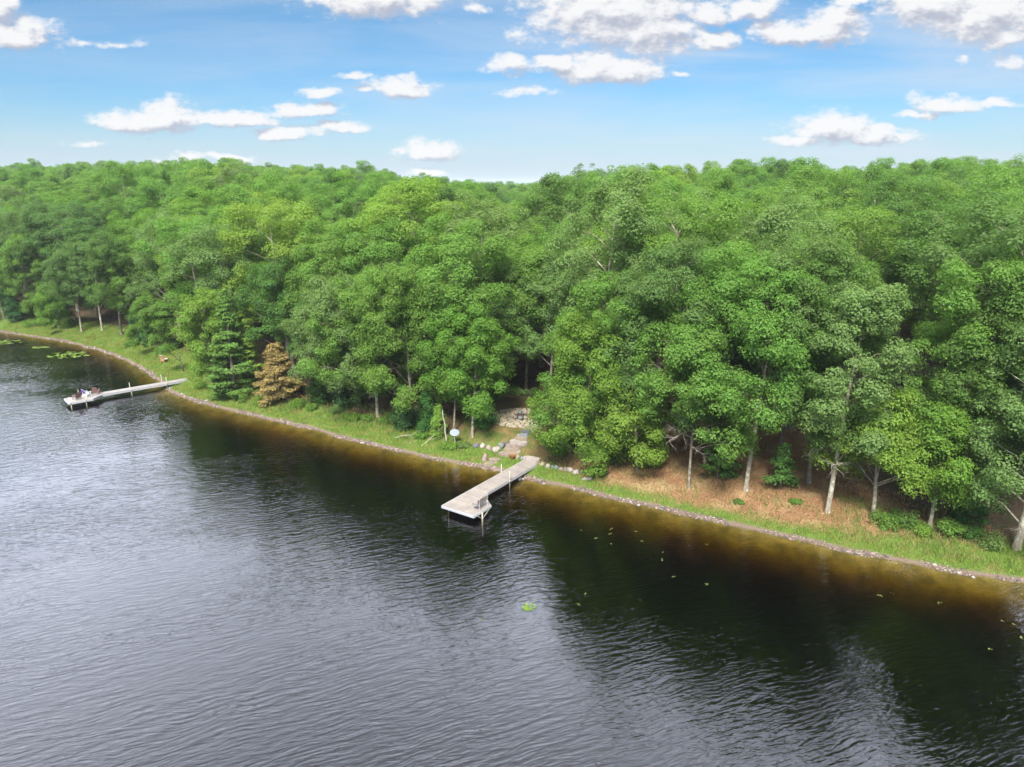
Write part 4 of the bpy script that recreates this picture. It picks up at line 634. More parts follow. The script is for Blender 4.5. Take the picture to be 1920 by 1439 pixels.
# pebbles
ico = np.array([(0,0,-1),(.72,-.53,-.45),(-.28,-.85,-.45),(-.89,0,-.45),(-.28,.85,-.45),(.72,.53,-.45),(.28,-.85,.45),(-.72,-.53,.45),(-.72,.53,.45),(.28,.85,.45),(.89,0,.45),(0,0,1)])
icf = np.array([(0,1,2),(1,0,5),(0,2,3),(0,3,4),(0,4,5),(1,5,10),(2,1,6),(3,2,7),(4,3,8),(5,4,9),(1,10,6),(2,6,7),(3,7,8),(4,8,9),(5,9,10),(6,10,11),(7,6,11),(8,7,11),(9,8,11),(10,9,11)])
P, t, r = scatter(15000, (-95, 37), 15, lambda x, y, t, r: (t > -.25) & (t < .10+.42*r.random(len(x))+.20*np.sin(x*.7)*np.sin(x*.23+1)) & (np.sin(x*.9+1)*np.sin(x*.41) > -.45), (-.4, 1.3))
sz = r.uniform(.03, .075, len(P))*(1+1.6*(r.random(len(P)) < .05)); V = ico[None]*(1+r.normal(size=(len(P), 12, 1))*.12)*sz[:, None, None]*np.stack([r.uniform(.8, 1.3, len(P)), r.uniform(.8, 1.3, len(P)), r.uniform(.5, .8, len(P))], 1)[:, None, :] + (P+np.array([0, 0, .015]))[:, None, :]
Fp = (icf[None] + (np.arange(len(P))*12)[:, None, None]).reshape(-1, 3)
m, tt_ = new_mat("pebble_stone"); isl = tt_.n('ShaderNodeNewGeometry').outputs['Random Per Island']
pc = tt_.ramp(isl, [(0, (.12, .088, .075)), (.22, (.22, .15, .13)), (.4, (.26, .21, .18)), (.58, (.17, .115, .10)), (.72, (.32, .29, .26)), (.85, (.09, .08, .08)), (1, (.24, .18, .135))], 'CONSTANT')
p_ = tt_.n('ShaderNodeBsdfPrincipled'); tt_.l(pc, p_.inputs['Base Color']); p_.inputs['Roughness'].default_value = .8; tt_.l(p_.outputs[0], tt_.out.inputs[0])
tag(link("pebbles", np_mesh("pebbles", V.reshape(-1, 3), Fp), m), "pink and white pebbles along the waterline", None, None, 'stuff')

# ------------------------------------------------------------------ shrubs
def shrub_mesh(seed, R, H, n=14, lp=90):
    rg = np.random.default_rng(seed); cen, nor, Ls = [], [], []
    for i in range(n):
        a = rg.uniform(0, 6.28); q = R*math.sqrt(rg.random())*.8; pr = R*rg.uniform(.3, .5)
        pc = np.array([math.cos(a)*q, math.sin(a)*q, H*rg.uniform(.15, .8)*(1-.45*(q/R)**2)])
        d = unit(rg.normal(size=(lp, 3))); d[:, 2] = np.abs(d[:, 2])*np.where(rg.random(lp) < .75, 1, -1)
        cen.append(pc + d*pr*rg.uniform(.5, 1.1, (lp, 1))); nor.append(d + np.array([0, 0, .5]) + rg.normal(size=(lp, 3))*.4); Ls.append(rg.uniform(.10, .2, lp))
    cen = np.concatenate(cen); cen[:, 2] = np.maximum(cen[:, 2], .02); Ls = np.concatenate(Ls)
    return leaves("shrub", cen, np.concatenate(nor), Ls, Ls*.6, rg)
SHR = [(378,728,.9,.9,'fresh',"leafy shrub below the yellow-green tree near the far dock"), (452,752,1.0,1.1,'mid',"rounded shrub at the foot of the tall pointed pine"), (487,758,.8,.7,'bright',"bright low shrub left of the rust-brown spruce"),
 (562,764,1.1,1.1,'fresh',"fresh leafy shrub right of the rust-brown spruce stems"), (588,768,.8,.8,'mid',"low shrub in front of the left dark cedar"), (628,776,1.0,.9,'grey',"grey-green shrub between the two dark cedars"),
 (662,786,1.0,.8,'bright',"bright shrub on the bank below the right dark cedar"), (690,790,.9,.8,'mid',"shrub just left of the curved bare trunk"), (727,792,1.1,1.0,'fresh',"fresh shrub just right of the curved bare trunk"),
 (752,806,.9,.8,'grey',"grey-green shrub left of the fallen grey branches"), (790,822,.8,.7,'mid',"shrub right of the fallen grey branches"), (842,843,.9,.6,'bright',"bright tussocky shrub at the foot of the oval sign"),
 (868,838,.7,.5,'grey',"small shrub right of the oval sign post"), (1124,893,.8,.9,'blue',"bluish shrub spilling over the flat white rock"), (1660,985,1.1,1.0,'mid',"weedy shrub right of the low leaning oak trunk"),
 (1695,985,1.2,1.1,'deep',"deep green shrub left of the lichen-spotted maple trunk"), (1722,1000,1.0,.8,'bright',"bright weeds clump in front of the maple trunk"), (1775,1000,1.1,1.0,'mid',"shrub right of the lichen-spotted maple trunk"),
 (1820,1008,1.0,.9,'deep',"deep green shrub below the dark-trunked oak"), (1862,1025,1.1,.9,'grey',"grey-green shrub left of the thick end trunk"),
 (247,650,1.3,1.2,'mid',"shrub on the beach left of the lounge chair"), (930,748,1.1,.8,'deep',"deep green undergrowth at the back left of the patio clearing"), (958,737,1.2,.9,'mid',"mid-green undergrowth under the trees straight behind the patio"), (1002,744,1.2,.9,'deep',"deep green undergrowth at the back right of the patio clearing"), (978,741,.9,.7,'grey',"small grey-green undergrowth just behind the patio edge"), (60,612,1.6,1.2,'mid',"broad shrub at the wood edge of the far lawn"), (415,744,.8,.8,'bright',"bright shrub right of the far dock's shore end"), (1490,945,.5,.5,'mid',"small dark tuft of leaves on the bare litter"), (1385,945,.4,.35,'deep',"tiny green seedling tuft below the long bare trunk")]
for i, (x, y, R, H, col, lab) in enumerate(SHR):
    P = gp(x, y); o = link("shrub", shrub_mesh(700+i, R, H), M_LEAF, None, G[col]); o.location = P; tag(o, lab, 'shrub', 'shrubs along the bank')
P = gp(961, 862); r = np.random.default_rng(3); n_ = 260; az = r.uniform(0, 6.28, n_); hh_ = r.uniform(.3, .75, n_); bx = np.stack([np.cos(az), np.sin(az), 0*az], 1)
b0 = bx*r.uniform(0, .16, (n_, 1)); tp = b0 + bx*(hh_*.55)[:, None] + np.array([0, 0, 1])*hh_[:, None]; sd = np.stack([-np.sin(az), np.cos(az), 0*az], 1)*.02
o = link("ornamental_grass", np_mesh("ornamental_grass", np.stack([b0-sd, b0+sd, tp], 1).reshape(-1, 3), np.arange(3*n_).reshape(-1, 3)), M_GRASS, None, (.38, .17, .05)); o.location = P
tag(o, "russet tuft of ornamental grass at the foot of the stone steps", 'ornamental grass')

# ------------------------------------------------------------------ stones
def rock_mat():
    m, t = new_mat("field_stone"); tc = t.n('ShaderNodeTexCoord').outputs['Object']; oi = t.n('ShaderNodeObjectInfo')
    n = t.noise(t.vm('ADD', tc, t.vm('MULTIPLY', oi.outputs['Random'], (9, 5, 3))), 4.0, 5.0, .65); n2 = t.noise(tc, 22.0, 2.0, .6)
    col = t.mix(1.0, oi.outputs['Color'], t.ramp(n, [(.3, (.62, .6, .58)), (.55, (1, 1, 1)), (.75, (1.15, 1.1, 1.02))]), 'MULTIPLY')
    col = t.mix(t.mr(n2, .55, .75, 0, .35), col, (.12, .12, .10, 1))
    p = t.n('ShaderNodeBsdfPrincipled'); t.l(col, p.inputs['Base Color']); p.inputs['Roughness'].default_value = .85
    b = t.n('ShaderNodeBump'); b.inputs['Distance'].default_value = .04; b.inputs['Strength'].default_value = .6; t.l(n, b.inputs['Height']); t.l(b.outputs[0], p.inputs['Normal']); t.l(p.outputs[0], t.out.inputs[0]); return m
M_ROCK = rock_mat()
import bmesh
def boulder_mesh(seed, sx, sy, sz, point=0.0):
    bm = bmesh.new(); bmesh.ops.create_icosphere(bm, subdivisions=3, radius=1.0); rd = random.Random(seed); ph = [rd.uniform(0, 6.28) for _ in range(9)]
    cuts = [(Vector((rd.uniform(-1, 1), rd.uniform(-1, 1), rd.uniform(-.3, 1))).normalized(), rd.uniform(.62, .9)) for _ in range(7)]
    for v in bm.verts:
        c = v.co.copy()
        for nrm_, d in cuts:
            e = c.dot(nrm_) - d
            if e > 0: c -= nrm_*e*.8
        c *= 1 + .06*math.sin(3*c.x+ph[0])*math.sin(3*c.y+ph[1]) + .05*math.sin(6*c.z+ph[2]+2*c.x) + .03*math.sin(9*c.y+ph[3])
        if point: k = max(0, c.z); c.x *= 1-point*k; c.y *= 1-point*k
        v.co = Vector((c.x*sx, c.y*sy, max(c.z, -.55)*sz))
    me = bpy.data.meshes.new("boulder"); bm.to_mesh(me); bm.free(); me.polygons.foreach_set('use_smooth', [True]*len(me.polygons)); return me
def slab_mesh(seed, w_, d_, h, nv=9):
    rd = random.Random(seed); base = []
    for i in range(nv):
        a = 2*math.pi*i/nv + rd.uniform(-.18, .18); c, s = math.cos(a), math.sin(a); q = (abs(c)**3.2+abs(s)**3.2)**(-1/3.2)*rd.uniform(.88, 1.04)
        base.append((c*q*w_/2, s*q*d_/2))
    bm = bmesh.new(); vs = [bm.verts.new((x, y, 0)) for x, y in base]; f = bm.faces.new(vs)
    e = bmesh.ops.extrude_face_region(bm, geom=[f]); up = [g_ for g_ in e['geom'] if isinstance(g_, bmesh.types.BMVert)]
    for v in up: v.co.z = h + rd.uniform(-.015, .015)
    bmesh.ops.recalc_face_normals(bm, faces=bm.faces)
    bmesh.ops.bevel(bm, geom=[ed for ed in bm.edges if ed.verts[0].co.z > .01 or ed.verts[1].co.z > .01], offset=min(.05, h*.3), segments=2, affect='EDGES')
    me = bpy.data.meshes.new("slab"); bm.to_mesh(me); bm.free(); return me
TAN, PINK, WHT, DGR, GRN, BLU, ORG = (.26, .215, .165), (.26, .205, .18), (.34, .30, .275), (.10, .10, .115), (.15, .17, .16), (.19, .215, .25), (.28, .19, .10)
BOUL = [(893,838,.40,.34,.34,DGR,"dark grey boulder, leftmost of the row left of the steps"), (905.5,838,.36,.32,.34,WHT,"pinkish white boulder beside the dark grey one in the left row"), (917,842,.34,.32,.32,PINK,"round tan boulder in the middle of the left row"),
 (930,845,.5,.4,.38,WHT,"largest pale boulder of the left row, next to the steps"), (940,838,.45,.35,.36,GRN,"greenish grey boulder behind the largest pale one"), (949.5,833,.28,.24,.26,DGR,"small dark grey boulder beside the upper steps"),
 (972.5,818,.2,.18,.2,TAN,"small round tan stone beside the dark step"), (940,830,.12,.1,.1,ORG,"tiny orange stone lying on the lawn"), (909.5,863,.42,.34,.62,PINK,"pointed upright rock at the water's edge"),
 (928,879,.3,.26,.24,PINK,"low rock half in the water beside the dock"), (971,860,.26,.22,.34,PINK,"upright stone just right of the russet grass"), (978,862,.2,.18,.28,BLU,"small bluish stone wedged against the dock slab"), (973,850,.25,.3,.3,TAN,"rounded stone flanking the lower steps on the right"),
 (1017.5,873,.28,.25,.28,TAN,"tan boulder, first right of the dock slab"), (1028,876,.32,.28,.28,WHT,"whitish boulder, second right of the dock slab"), (1036,877,.22,.2,.22,BLU,"bluish grey boulder, third right of the dock slab"), (1043,878,.26,.22,.24,BLU,"bluish boulder, fourth right of the dock slab, under leaves"),
 (1052,881,.27,.24,.25,TAN,"tan boulder half hidden by leaves in the right row"), (1060,882,.27,.24,.26,PINK,"pinkish boulder in the middle of the right row"), (1069,883,.32,.28,.3,WHT,"pale boulder last but one in the right row"), (1081,887,.4,.34,.36,WHT,"large pale boulder ending the right row"),
 (1091,887,.22,.2,.2,GRN,"small grey stone behind the end of the right row"), (1102,899,.5,.36,.24,WHT,"flat white rock under the bluish shrub"), (974,899,.36,.3,.24,DGR,"dark rock in the water under the dock"), (981,899,.14,.12,.1,WHT,"small white stone in the water beside the dock pole"),
 (1666,762,.7,.6,.7,TAN,"tan boulder on the ground beside the brown cabin")]
for i, (x, y, a, b_, c, col, lab) in enumerate(BOUL):
    P = gp(x, y); o = link("boulder", boulder_mesh(40+i, a, b_, c, .55 if 'pointed' in lab else 0), M_ROCK, None, col); o.location = P + np.array([0, 0, c*.22]); o.rotation_euler = (0, 0, i*1.3)
    tag(o, lab, 'boulder', 'boulders along the path and shore')
SLAB = [(997,866,1.75,.95,.30,-.52,WHT,"broad flat stone slab at the shore end of the near dock"), (955,853,1.9,1.0,.22,.1,PINK,"lowest pink step of the stone path"), (960,844,1.5,.8,.24,.15,TAN,"second step up, tan with a mossy edge"), (963,838,1.45,.8,.26,.05,PINK,"third step up, rounded and pinkish"),
 (978,833,1.0,.75,.24,.2,WHT,"fourth step on the right of the path"), (968,829,1.1,.6,.22,.2,WHT,"fifth step, pale and narrow"), (978,824,1.2,.65,.22,.1,TAN,"sixth step, pale tan, beside the lawn"), (982,817.5,.8,.5,.2,.0,BLU,"seventh step, small and bluish grey"),
 (987,811.5,.95,.55,.2,.05,DGR,"dark grey step near the top of the path"), (994,804,1.4,.8,.2,.1,TAN,"top step slab meeting the round patio"), (928,863,1.15,.75,.14,.1,PINK,"upper flat landing stone at the water left of the dock"), (920,870,1.25,.7,.12,.2,TAN,"lower flat landing stone at the water left of the dock")]
for i, (x, y, w_, d_, h, rz, col, lab) in enumerate(SLAB):
    P = gp(x, y); o = link("stone_slab", slab_mesh(80+i, w_*(1.0 if i == 0 else 1.18), d_*(1.0 if i == 0 else 1.1), h+.14), M_ROCK, None, col); o.location = P + np.array([0, 0, -.14+(.1 if i == 0 else .02)]); o.rotation_euler = (0, 0, rz); tag(o, lab, 'stone slab', 'stone slabs of the path')

# round flagstone patio with fire pit
def clip(poly, nx_, ny_, c):
    out = []
    for i in range(len(poly)):
        a, b_ = poly[i], poly[(i+1) % len(poly)]; da, db = a[0]*nx_+a[1]*ny_-c, b_[0]*nx_+b_[1]*ny_-c
        if da <= 0: out.append(a)
        if da*db < 0: q = da/(da-db); out.append((a[0]+(b_[0]-a[0])*q, a[1]+(b_[1]-a[1])*q))
    return out
pat = empty("stone_patio", (PATIO[0], PATIO[1], PATIO_Z-.02), 0, "round patio of tan flagstones with dark joints in a clearing", 'patio')
rd = random.Random(21); sites = []
while len(sites) < 62:
    a, q = rd.uniform(0, 6.28), 3.0*math.sqrt(rd.uniform(.10, 1)); c = (q*math.cos(a), q*math.sin(a))
    if all((c[0]-s_[0])**2+(c[1]-s_[1])**2 > .42**2 for s_ in sites): sites.append(c)
mb = MB()
for s_ in sites:
    poly = [(3.15*math.cos(2*math.pi*i/28), 3.15*math.sin(2*math.pi*i/28)) for i in range(28)]
    for o_ in sites:
        if o_ is s_: continue
        dx_, dy_ = o_[0]-s_[0], o_[1]-s_[1]; L = math.hypot(dx_, dy_)
        if L > 2.6: continue
        poly = clip(poly, dx_/L, dy_/L, (dx_*(o_[0]+s_[0])+dy_*(o_[1]+s_[1]))/(2*L) - .075)
        if len(poly) < 3: break
    q = [p for p in poly if math.hypot(*p) > .62]
    if len(poly) >= 3 and len(q) >= 3: h = .13+rd.uniform(-.012, .012); mb.prism(q, .02, h)
fl = mb.obj("flagstones", M_ROCK, pat); fl.color = (.37, .325, .235, 1)
mb = MB(); mb.prism([(3.12*math.cos(2*math.pi*i/40), 3.12*math.sin(2*math.pi*i/40)) for i in range(40)], -.25, .06)
mb.obj("joint_bed", simple("dark_joint_sand", (.07, .055, .035), (.12, .09, .06), 8, .95), pat)
pit = empty("fire_pit", (PATIO[0]+.25, PATIO[1]+.25, PATIO_Z+.08), 0, "sunken dark fire pit ringed with rough stones on the patio", 'fire pit')
mb = MB(); mb.prism([(.84*math.cos(2*math.pi*i/20), .84*math.sin(2*math.pi*i/20)) for i in range(20)], 0.03, .07); mb.obj("ash_bed", simple("fire_ash", (.02, .015, .015), (.07, .045, .045), 7, 1.0), pit)
for i in range(11):
    a = 2*math.pi*i/11; o = link("ring_stone", boulder_mesh(200+i, .30, .25, .26), M_ROCK, pit, [ORG, TAN, PINK, GRN, TAN][i % 5]); o.location = (.98*math.cos(a), .98*math.sin(a), .16); o.rotation_euler = (0, 0, a)

# ------------------------------------------------------------------ docks
M_DECK = simple("weathered_deck_boards", (.235, .207, .186), (.28, .248, .224), 3.0, .75, stretch=(9, .7, 1)); M_ALU = simple("dock_aluminium", (.46, .46, .52), (.56, .56, .61), 4, .45, .35)
M_PIPE = simple("galvanised_pipe", (.30, .285, .24), (.40, .38, .33), 6, .5, .2); M_DECK2 = simple("pale_deck_boards", (.25, .234, .222), (.295, .28, .27), 3.0, .75, stretch=(9, .7, 1))
for m_ in (M_DECK, M_DECK2):
    t = NT.__new__(NT); t.t = m_.node_tree; p_ = next(n for n in t.t.nodes if n.type == 'BSDF_PRINCIPLED'); src_ = p_.inputs['Base Color'].links[0].from_socket
    isl = t.n('ShaderNodeNewGeometry').outputs['Random Per Island']
    st2 = t.noise(t.n('ShaderNodeTexCoord').outputs['Object'], 1.1, 4.0, .65)
    v_2 = t.math('MULTIPLY', t.math('ADD', .93, t.math('MULTIPLY', isl, .13)), t.mr(st2, .3, .7, .82, 1.1))
    cc = t.n('ShaderNodeCombineColor'); [t.l(v_2, cc.inputs[q]) for q in range(3)]
    t.l(t.mix(1.0, src_, cc.outputs[0], 'MULTIPLY'), p_.inputs['Base Color'])
M_RUB = simple("dark_rubber", (.02, .025, .028), (.04, .045, .05), 6, .6)
def planks(mb, x0, x1, y0, y1, z, th=.035, step=.29):
    x = x0
    while x < x1-.02: mb.box(((x+min(x+step-.02, x1))/2, (y0+y1)/2, z-th/2), (min(step-.012, x1-x), y1-y0, th)); x += step
def dock(loc, rz, label, L, W0, W1, plat, zt, matd, legs, secs):
    d = empty("dock", loc, rz, label, 'dock')
    for a, b_ in zip(secs[:-1], secs[1:]):
        mb = MB(); planks(mb, a+.01, b_-.01, W0, W1, zt); mb.obj("deck_section", matd, d)
    x0, x1, xe, y2 = plat                                    # flared side platform: cut corner from x0 at W1 to x1 at y2, then on to xe
    mb = MB(); st_ = .29; y = W1+.012
    while y < y2-.02:
        yb = min(y+st_-.012, y2); q = lambda yy_: x0+(x1-x0)*(yy_-W1)/(y2-W1)
        mb.prism([(q(y), y), (q(yb), yb), (xe, yb), (xe, y)], zt-.035, zt); y += st_
    mb.obj("side_platform", matd, d)
    mb = MB(); h = .20
    mb.box((L/2, W0-.03, zt-.012-h/2), (L, .055, h)); mb.box((x0/2, W1+.03 if False else W1-.0, zt-.05-h/2), (x0, .05, h)); mb.box((L+.03, (W0+y2)/2, zt-.012-h/2), (.055, y2-W0+.06, h))
    mb.box(((x1+xe)/2, y2+.03, zt-.012-h/2), (xe-x1, .055, h)); ln = math.hypot(x1-x0, y2-W1); mb.box(((x0+x1)/2+.02, (W1+y2)/2-.02, zt-.05-h/2), (ln, .05, h), math.atan2(y2-W1, x1-x0))
    for i in range(1, int(L/1.5)): mb.box((i*1.5, (W0+W1)/2, zt-.11), (.05, W1-W0-.1, .10))
    mb.obj("frame", M_ALU, d)
    for (lx, ly, up, dn) in legs:
        mb = MB(); mb.tube([(lx, ly, dn), (lx, ly, zt+up)], .042, 8); mb.tube([(lx, ly, zt-.22), (lx, ly, zt+.03)], .07, 8); mb.obj("leg", M_PIPE, d, True)
    return d
def az_of(v): return math.atan2(v[1], v[0])
d1 = dock((1.05, 63.16, 0), az_of((-.5687, -.8225)), "near dock with tan deck, flared end platform and a bench", 11.94, 0.0, 1.57, (8.24, 9.6, 11.94, 3.27), .62, M_DECK,
          [(11.3, .14, -.02, -1.6), (8.05, 1.66, -.05, -1.4), (4.6, 1.66, .95, -.6), (3.4, -.10, .75, -.4)], [0, 3.0, 6.0, 9.0, 11.94])
mb = MB(); mb.tube([(11.0, 3.42, -1.6), (11.0, 3.42, .60)], .065, 10)
mb.tube([(11.0, 3.42, -.02), (11.55, 3.36, .45)], .03, 6); mb.tube([(11.0, 3.42, -.02), (9.95, 3.36, .45)], .03, 6); mb.obj("braced_leg", M_PIPE, d1, True)
a1 = np.array([-.5687, -.8225]); p1 = np.array([.8225, -.5687])
bw = np.array([1.05, 63.16]) + a1*10.45 + p1*2.95
bn = empty("bench", (bw[0], bw[1], .62), az_of(a1), "bench with grey backrest on the near dock's end platform", 'bench')
M_BENCH = simple("grey_bench_boards", (.22, .19, .17), (.30, .27, .24), 3, .7, stretch=(1, 6, 1))
mb = MB(); [mb.box((0, -.42+.13*k, .44), (1.45, .115, .035)) for k in range(4)]; mb.obj("seat", M_DECK, bn)
mb = MB(); [mb.box((0, .10+.02*k, .62+.14*k), (1.45, .03, .125)) for k in range(3)]; mb.obj("backrest", M_BENCH, bn)
for sx in (-.52, .52):
    mb = MB(); mb.tube([(sx, .24, -.25), (sx, .16, .45), (sx, .19, .98)], .024, 6); mb.tube([(sx, .16, .41), (sx, -.42, .41), (sx, -.44, .0)], .024, 6); mb.obj("support", M_ALU, bn)
for sx in (-.70, .70):
    mb = MB(); mb.tube([(sx, .14, .66), (sx, -.25, .68), (sx, -.42, .62), (sx, -.44, .46)], .028, 6); mb.obj("armrest", M_DECK, bn)
af = np.array([-.744, -.668]); pf = np.array([.668, -.744])
d2 = dock((-43.8, 92.5, 0), az_of(af), "far dock with white deck and chairs on its flared end", 14.4, -.6, .6, (10.5, 11.8, 14.4, 1.9), .66, M_DECK2,
          [(13.9, -.7, .1, -1.6), (14.2, 1.95, .1, -1.6), (12.6, 1.98, .75, -1.5), (12.8, -.72, .8, -1.5), (7.2, .7, .1, -1.2), (7.0, -.7, .65, -1.2), (2.9, .7, .9, -.4), (3.1, -.7, 1.0, -.4)], [0, 3.6, 7.2, 10.5, 14.4])
mb = MB(); mb.tube([(1.55, .62, .12), (1.55, .80, .12)], .30, 16); mb.tube([(1.55, .60, .12), (1.55, .83, .12)], .07, 8); mb.obj("roll_wheel", M_RUB, d2)
M_BRN = simple("brown_chair_wood", (.16, .085, .075), (.24, .135, .115), 6, .7); M_WHT = simple("white_chair_paint", (.70, .69, .72), (.80, .79, .81), 6, .6); M_PUR = simple("purple_towel", (.13, .09, .30), (.19, .13, .38), 6, .9)
M_TANW = simple("tan_chair_wood", (.36, .19, .08), (.46, .26, .12), 6, .7); M_CUSH = simple("cream_cushion", (.70, .66, .60), (.80, .77, .72), 5, .9)
def lawn_chair(loc, rz, mat, label, group=None, towel=False, cushion=False, s=1.0):
    c = empty("lawn_chair", loc, rz, label, 'chair', group, (s, s, s))
    mb = MB(); [mb.box((0, -.28+.12*k, .36-.035*k), (.56, .105, .025), 0, Matrix.Rotation(.28, 3, 'X') if False else None) for k in range(5)]; mb.obj("seat", mat, c)
    mb = MB(); [mb.box((-.23+.115*k, .34, .62), (.10, .022, .86-.05*abs(k-2)), 0, Matrix.Rotation(-.38, 3, 'X')) for k in range(5)]; mb.obj("backrest", mat, c)
    for sx in (-.34, .34):
        mb = MB(); mb.box((sx, -.02, .58), (.12, .72, .025)); mb.obj("armrest", mat, c)
        mb = MB(); mb.box((sx*.9, -.32, .285), (.07, .05, .57)); mb.obj("leg", mat, c)
        mb = MB(); mb.box((sx*.9, .28, .285), (.07, .05, .57)); mb.obj("leg", mat, c)
    if towel: mb = MB(); mb.box((0, .40, .70), (.50, .05, .62), 0, Matrix.Rotation(-.38, 3, 'X')); mb.obj("towel", M_PUR, c)
    if cushion:
        mb = MB(); mb.box((0, -.03, .385), (.52, .56, .09)); mb.box((0, .315, .66), (.50, .09, .66), 0, Matrix.Rotation(-.38, 3, 'X')); mb.obj("cushion", M_CUSH, c)
def on_far(s_, r_): q = np.array([-43.8, 92.5]) + af*s_ + pf*r_; return (q[0], q[1], .665)
lawn_chair(on_far(13.3, .9), az_of(af)+.4, M_BRN, "brown slatted chair at the outer end of the far dock", 'chairs on the far dock')
lawn_chair(on_far(12.1, .2), az_of(af)-1.1, M_WHT, "white chair draped with a purple towel on the far dock", 'chairs on the far dock', True)
lawn_chair(on_far(11.0, -.1), az_of(af)-.5, M_BRN, "brown slatted chair nearest the walkway of the far dock", 'chairs on the far dock')
P = gp(309, 680); lawn_chair(P, 2.6, M_TANW, "tan wooden lounge chair with cream cushions under a leafy tree", None, False, True, 1.25)
P = gp(345, 698); rd = random.Random(8); mb = MB(); mb.tube([(0, 0, -.2), (-.15, 0, 1.0), (-.32, 0, 1.9), (-.3, 0, 3.0)], [.10, .09, .075, .05], 7); mb.tube([(-.25, 0, 1.5), (-1.1, 0, 2.5), (-2.2, .1, 3.3)], [.06, .05, .03], 6)
rt = empty("leaning_tree", P, .3, "small dark leaning tree with a forked trunk beside the lounge chair", 'tree'); link("trunk", mb.mesh("trunk", True), M_BARK, rt, (.45, .38, .36)); o = link("crown", shrub_mesh(950, 1.5, 1.5, 16, 130), M_LEAF, rt, G['mid']); o.location = (-2.0, 0, 2.7)

# ------------------------------------------------------------------ sign, snag, fallen branches, dead sapling
P = gp(853, 836); sg_ = empty("oval_sign", P, 0, "pale blue oval sign on a thin post among weeds", 'sign')
mb = MB(); mb.tube([(0, 0, -.2), (0, 0, 1.35)], .035, 8); mb.obj("post", simple("weathered_post", (.28, .30, .27), (.36, .38, .35), 5, .8), sg_)
ax_ = Matrix.Rotation(-.30, 3, 'X')
def oval(a, b_, y0, y1, n=36): 
    v = [ax_ @ Vector((a*math.cos(2*math.pi*i/n), y, b_*math.sin(2*math.pi*i/n))) + Vector((0, -.05, 1.42)) for y in (y0, y1) for i in range(n)]
    return v, [tuple(range(n)), tuple(range(n, 2*n))[::-1]] + [(i, n+i, n+(i+1) % n, (i+1) % n) for i in range(n)]
mb = MB(); mb.add(*oval(.48, .36, -.02, .02)); mb.obj("rim", simple("teal_rim", (.16, .22, .22), (.22, .29, .29), 5, .6), sg_)
mb = MB(); mb.add(*oval(.44, .32, -.028, .015)); mb.obj("face", simple("pale_blue_face", (.20, .245, .30), (.26, .305, .36), 3, .5), sg_)
mb = MB()
for cx_, cz_, a_, b_ in ((-.04, .15, .05, .035), (-.13, .12, .06, .012), (.06, .13, .06, .012), (-.2, -.02, .03, .03), (.1, -.06, .035, .02), (.22, -.1, .03, .03), (0, -.13, .05, .012)):
    v, f = oval(a_, b_, -.034, -.02, 12); off = ax_ @ Vector((cx_, 0, cz_)); mb.add([q + off for q in v], f)
mb.obj("emblem", simple("grey_blue_paint", (.16, .19, .27), (.22, .25, .33), 4, .6), sg_)
P = gp(838, 836); mb = MB(); mb.tube([(0, 0, -.2), (-.06, 0, .9), (-.16, .02, 1.6), (-.12, 0, 2.2), (-.32, 0, 3.1), (-.36, 0, 3.8)], [.085, .075, .065, .06, .045, .02], 7)
o = link("snag", mb.mesh("snag", True), M_DEAD); o.location = P; tag(o, "thin crooked dead trunk standing left of the oval sign", 'dead tree')
for i, (x, y, az, ln, lab) in enumerate([(768, 833, .9, 2.6, "grey fallen branch rising from the weeds, left of two"), (790, 838, .55, 2.9, "grey fallen branch spreading over the grass, right of two"), (740, 822, -.35, 2.4, "bleached stick lying low on the grassy bank")]):
    P = gp(x, y); mb = MB(); bare(mb, (0, 0, .08), az, ln, random.Random(60+i), .04, 1, .28 if i < 2 else .03); o = mb.obj("fallen_branch", M_DEAD); o.location = P; tag(o, lab, 'fallen branch', 'fallen branches on the bank')
P = gp(1627, 792); mb = MB(); mb.tube([(0, 0, -.2), (.05, 0, 1.2), (.02, 0, 2.6)], [.06, .05, .03], 6); rd = random.Random(4)
for k in range(7): bare(mb, (.03, 0, 1.0+.25*k), k*1.9, 1.3, rd, .03, 1, .35)
o = mb.obj("dead_sapling", M_DEAD); o.location = P; tag(o, "bare dead sapling in front of the brown cabin", 'dead tree')

# ------------------------------------------------------------------ cabin among the trees
cb_ = empty("cabin", (HOUSE[0], HOUSE[1]+1.5, HOUSE_Z), -.35, "brown cabin mostly hidden among the trees on the right", 'cabin')
M_LOG = simple("brown_siding", (.05, .026, .023), (.085, .045, .037), 1.2, .8, stretch=(1, 1, 9)); M_ROOF = simple("brown_shingles", (.022, .014, .012), (.045, .027, .023), 5, .9, stretch=(1, 4, 4))
mb = MB(); mb.box((0, 0, 1.5), (9, 6.5, 3.4)); mb.add([(-4.5, -3.25, 3.2), (-4.5, 3.25, 3.2), (-4.5, 0, 5.2), (4.5, -3.25, 3.2), (4.5, 3.25, 3.2), (4.5, 0, 5.2)], [(0, 1, 2), (3, 5, 4), (0, 3, 4, 1)]); mb.obj("wall", M_LOG, cb_)
mb = MB()
for sg in (-1, 1): mb.add([(-5.1, sg*3.9, 2.85), (5.1, sg*3.9, 2.85), (5.1, 0, 5.28), (-5.1, 0, 5.28), (-5.1, sg*3.9, 3.03), (5.1, sg*3.9, 3.03), (5.1, 0, 5.46), (-5.1, 0, 5.46)], [(0, 1, 2, 3), (7, 6, 5, 4), (0, 4, 5, 1), (2, 6, 7, 3), (1, 5, 6, 2), (0, 3, 7, 4)])
rf = mb.obj("roof", M_ROOF, cb_)
M_GLASS = simple("window_glass", (.03, .035, .04), (.05, .06, .07), 2, .1); M_TRIM = simple("window_trim", (.30, .22, .17), (.38, .29, .23), 4, .7)
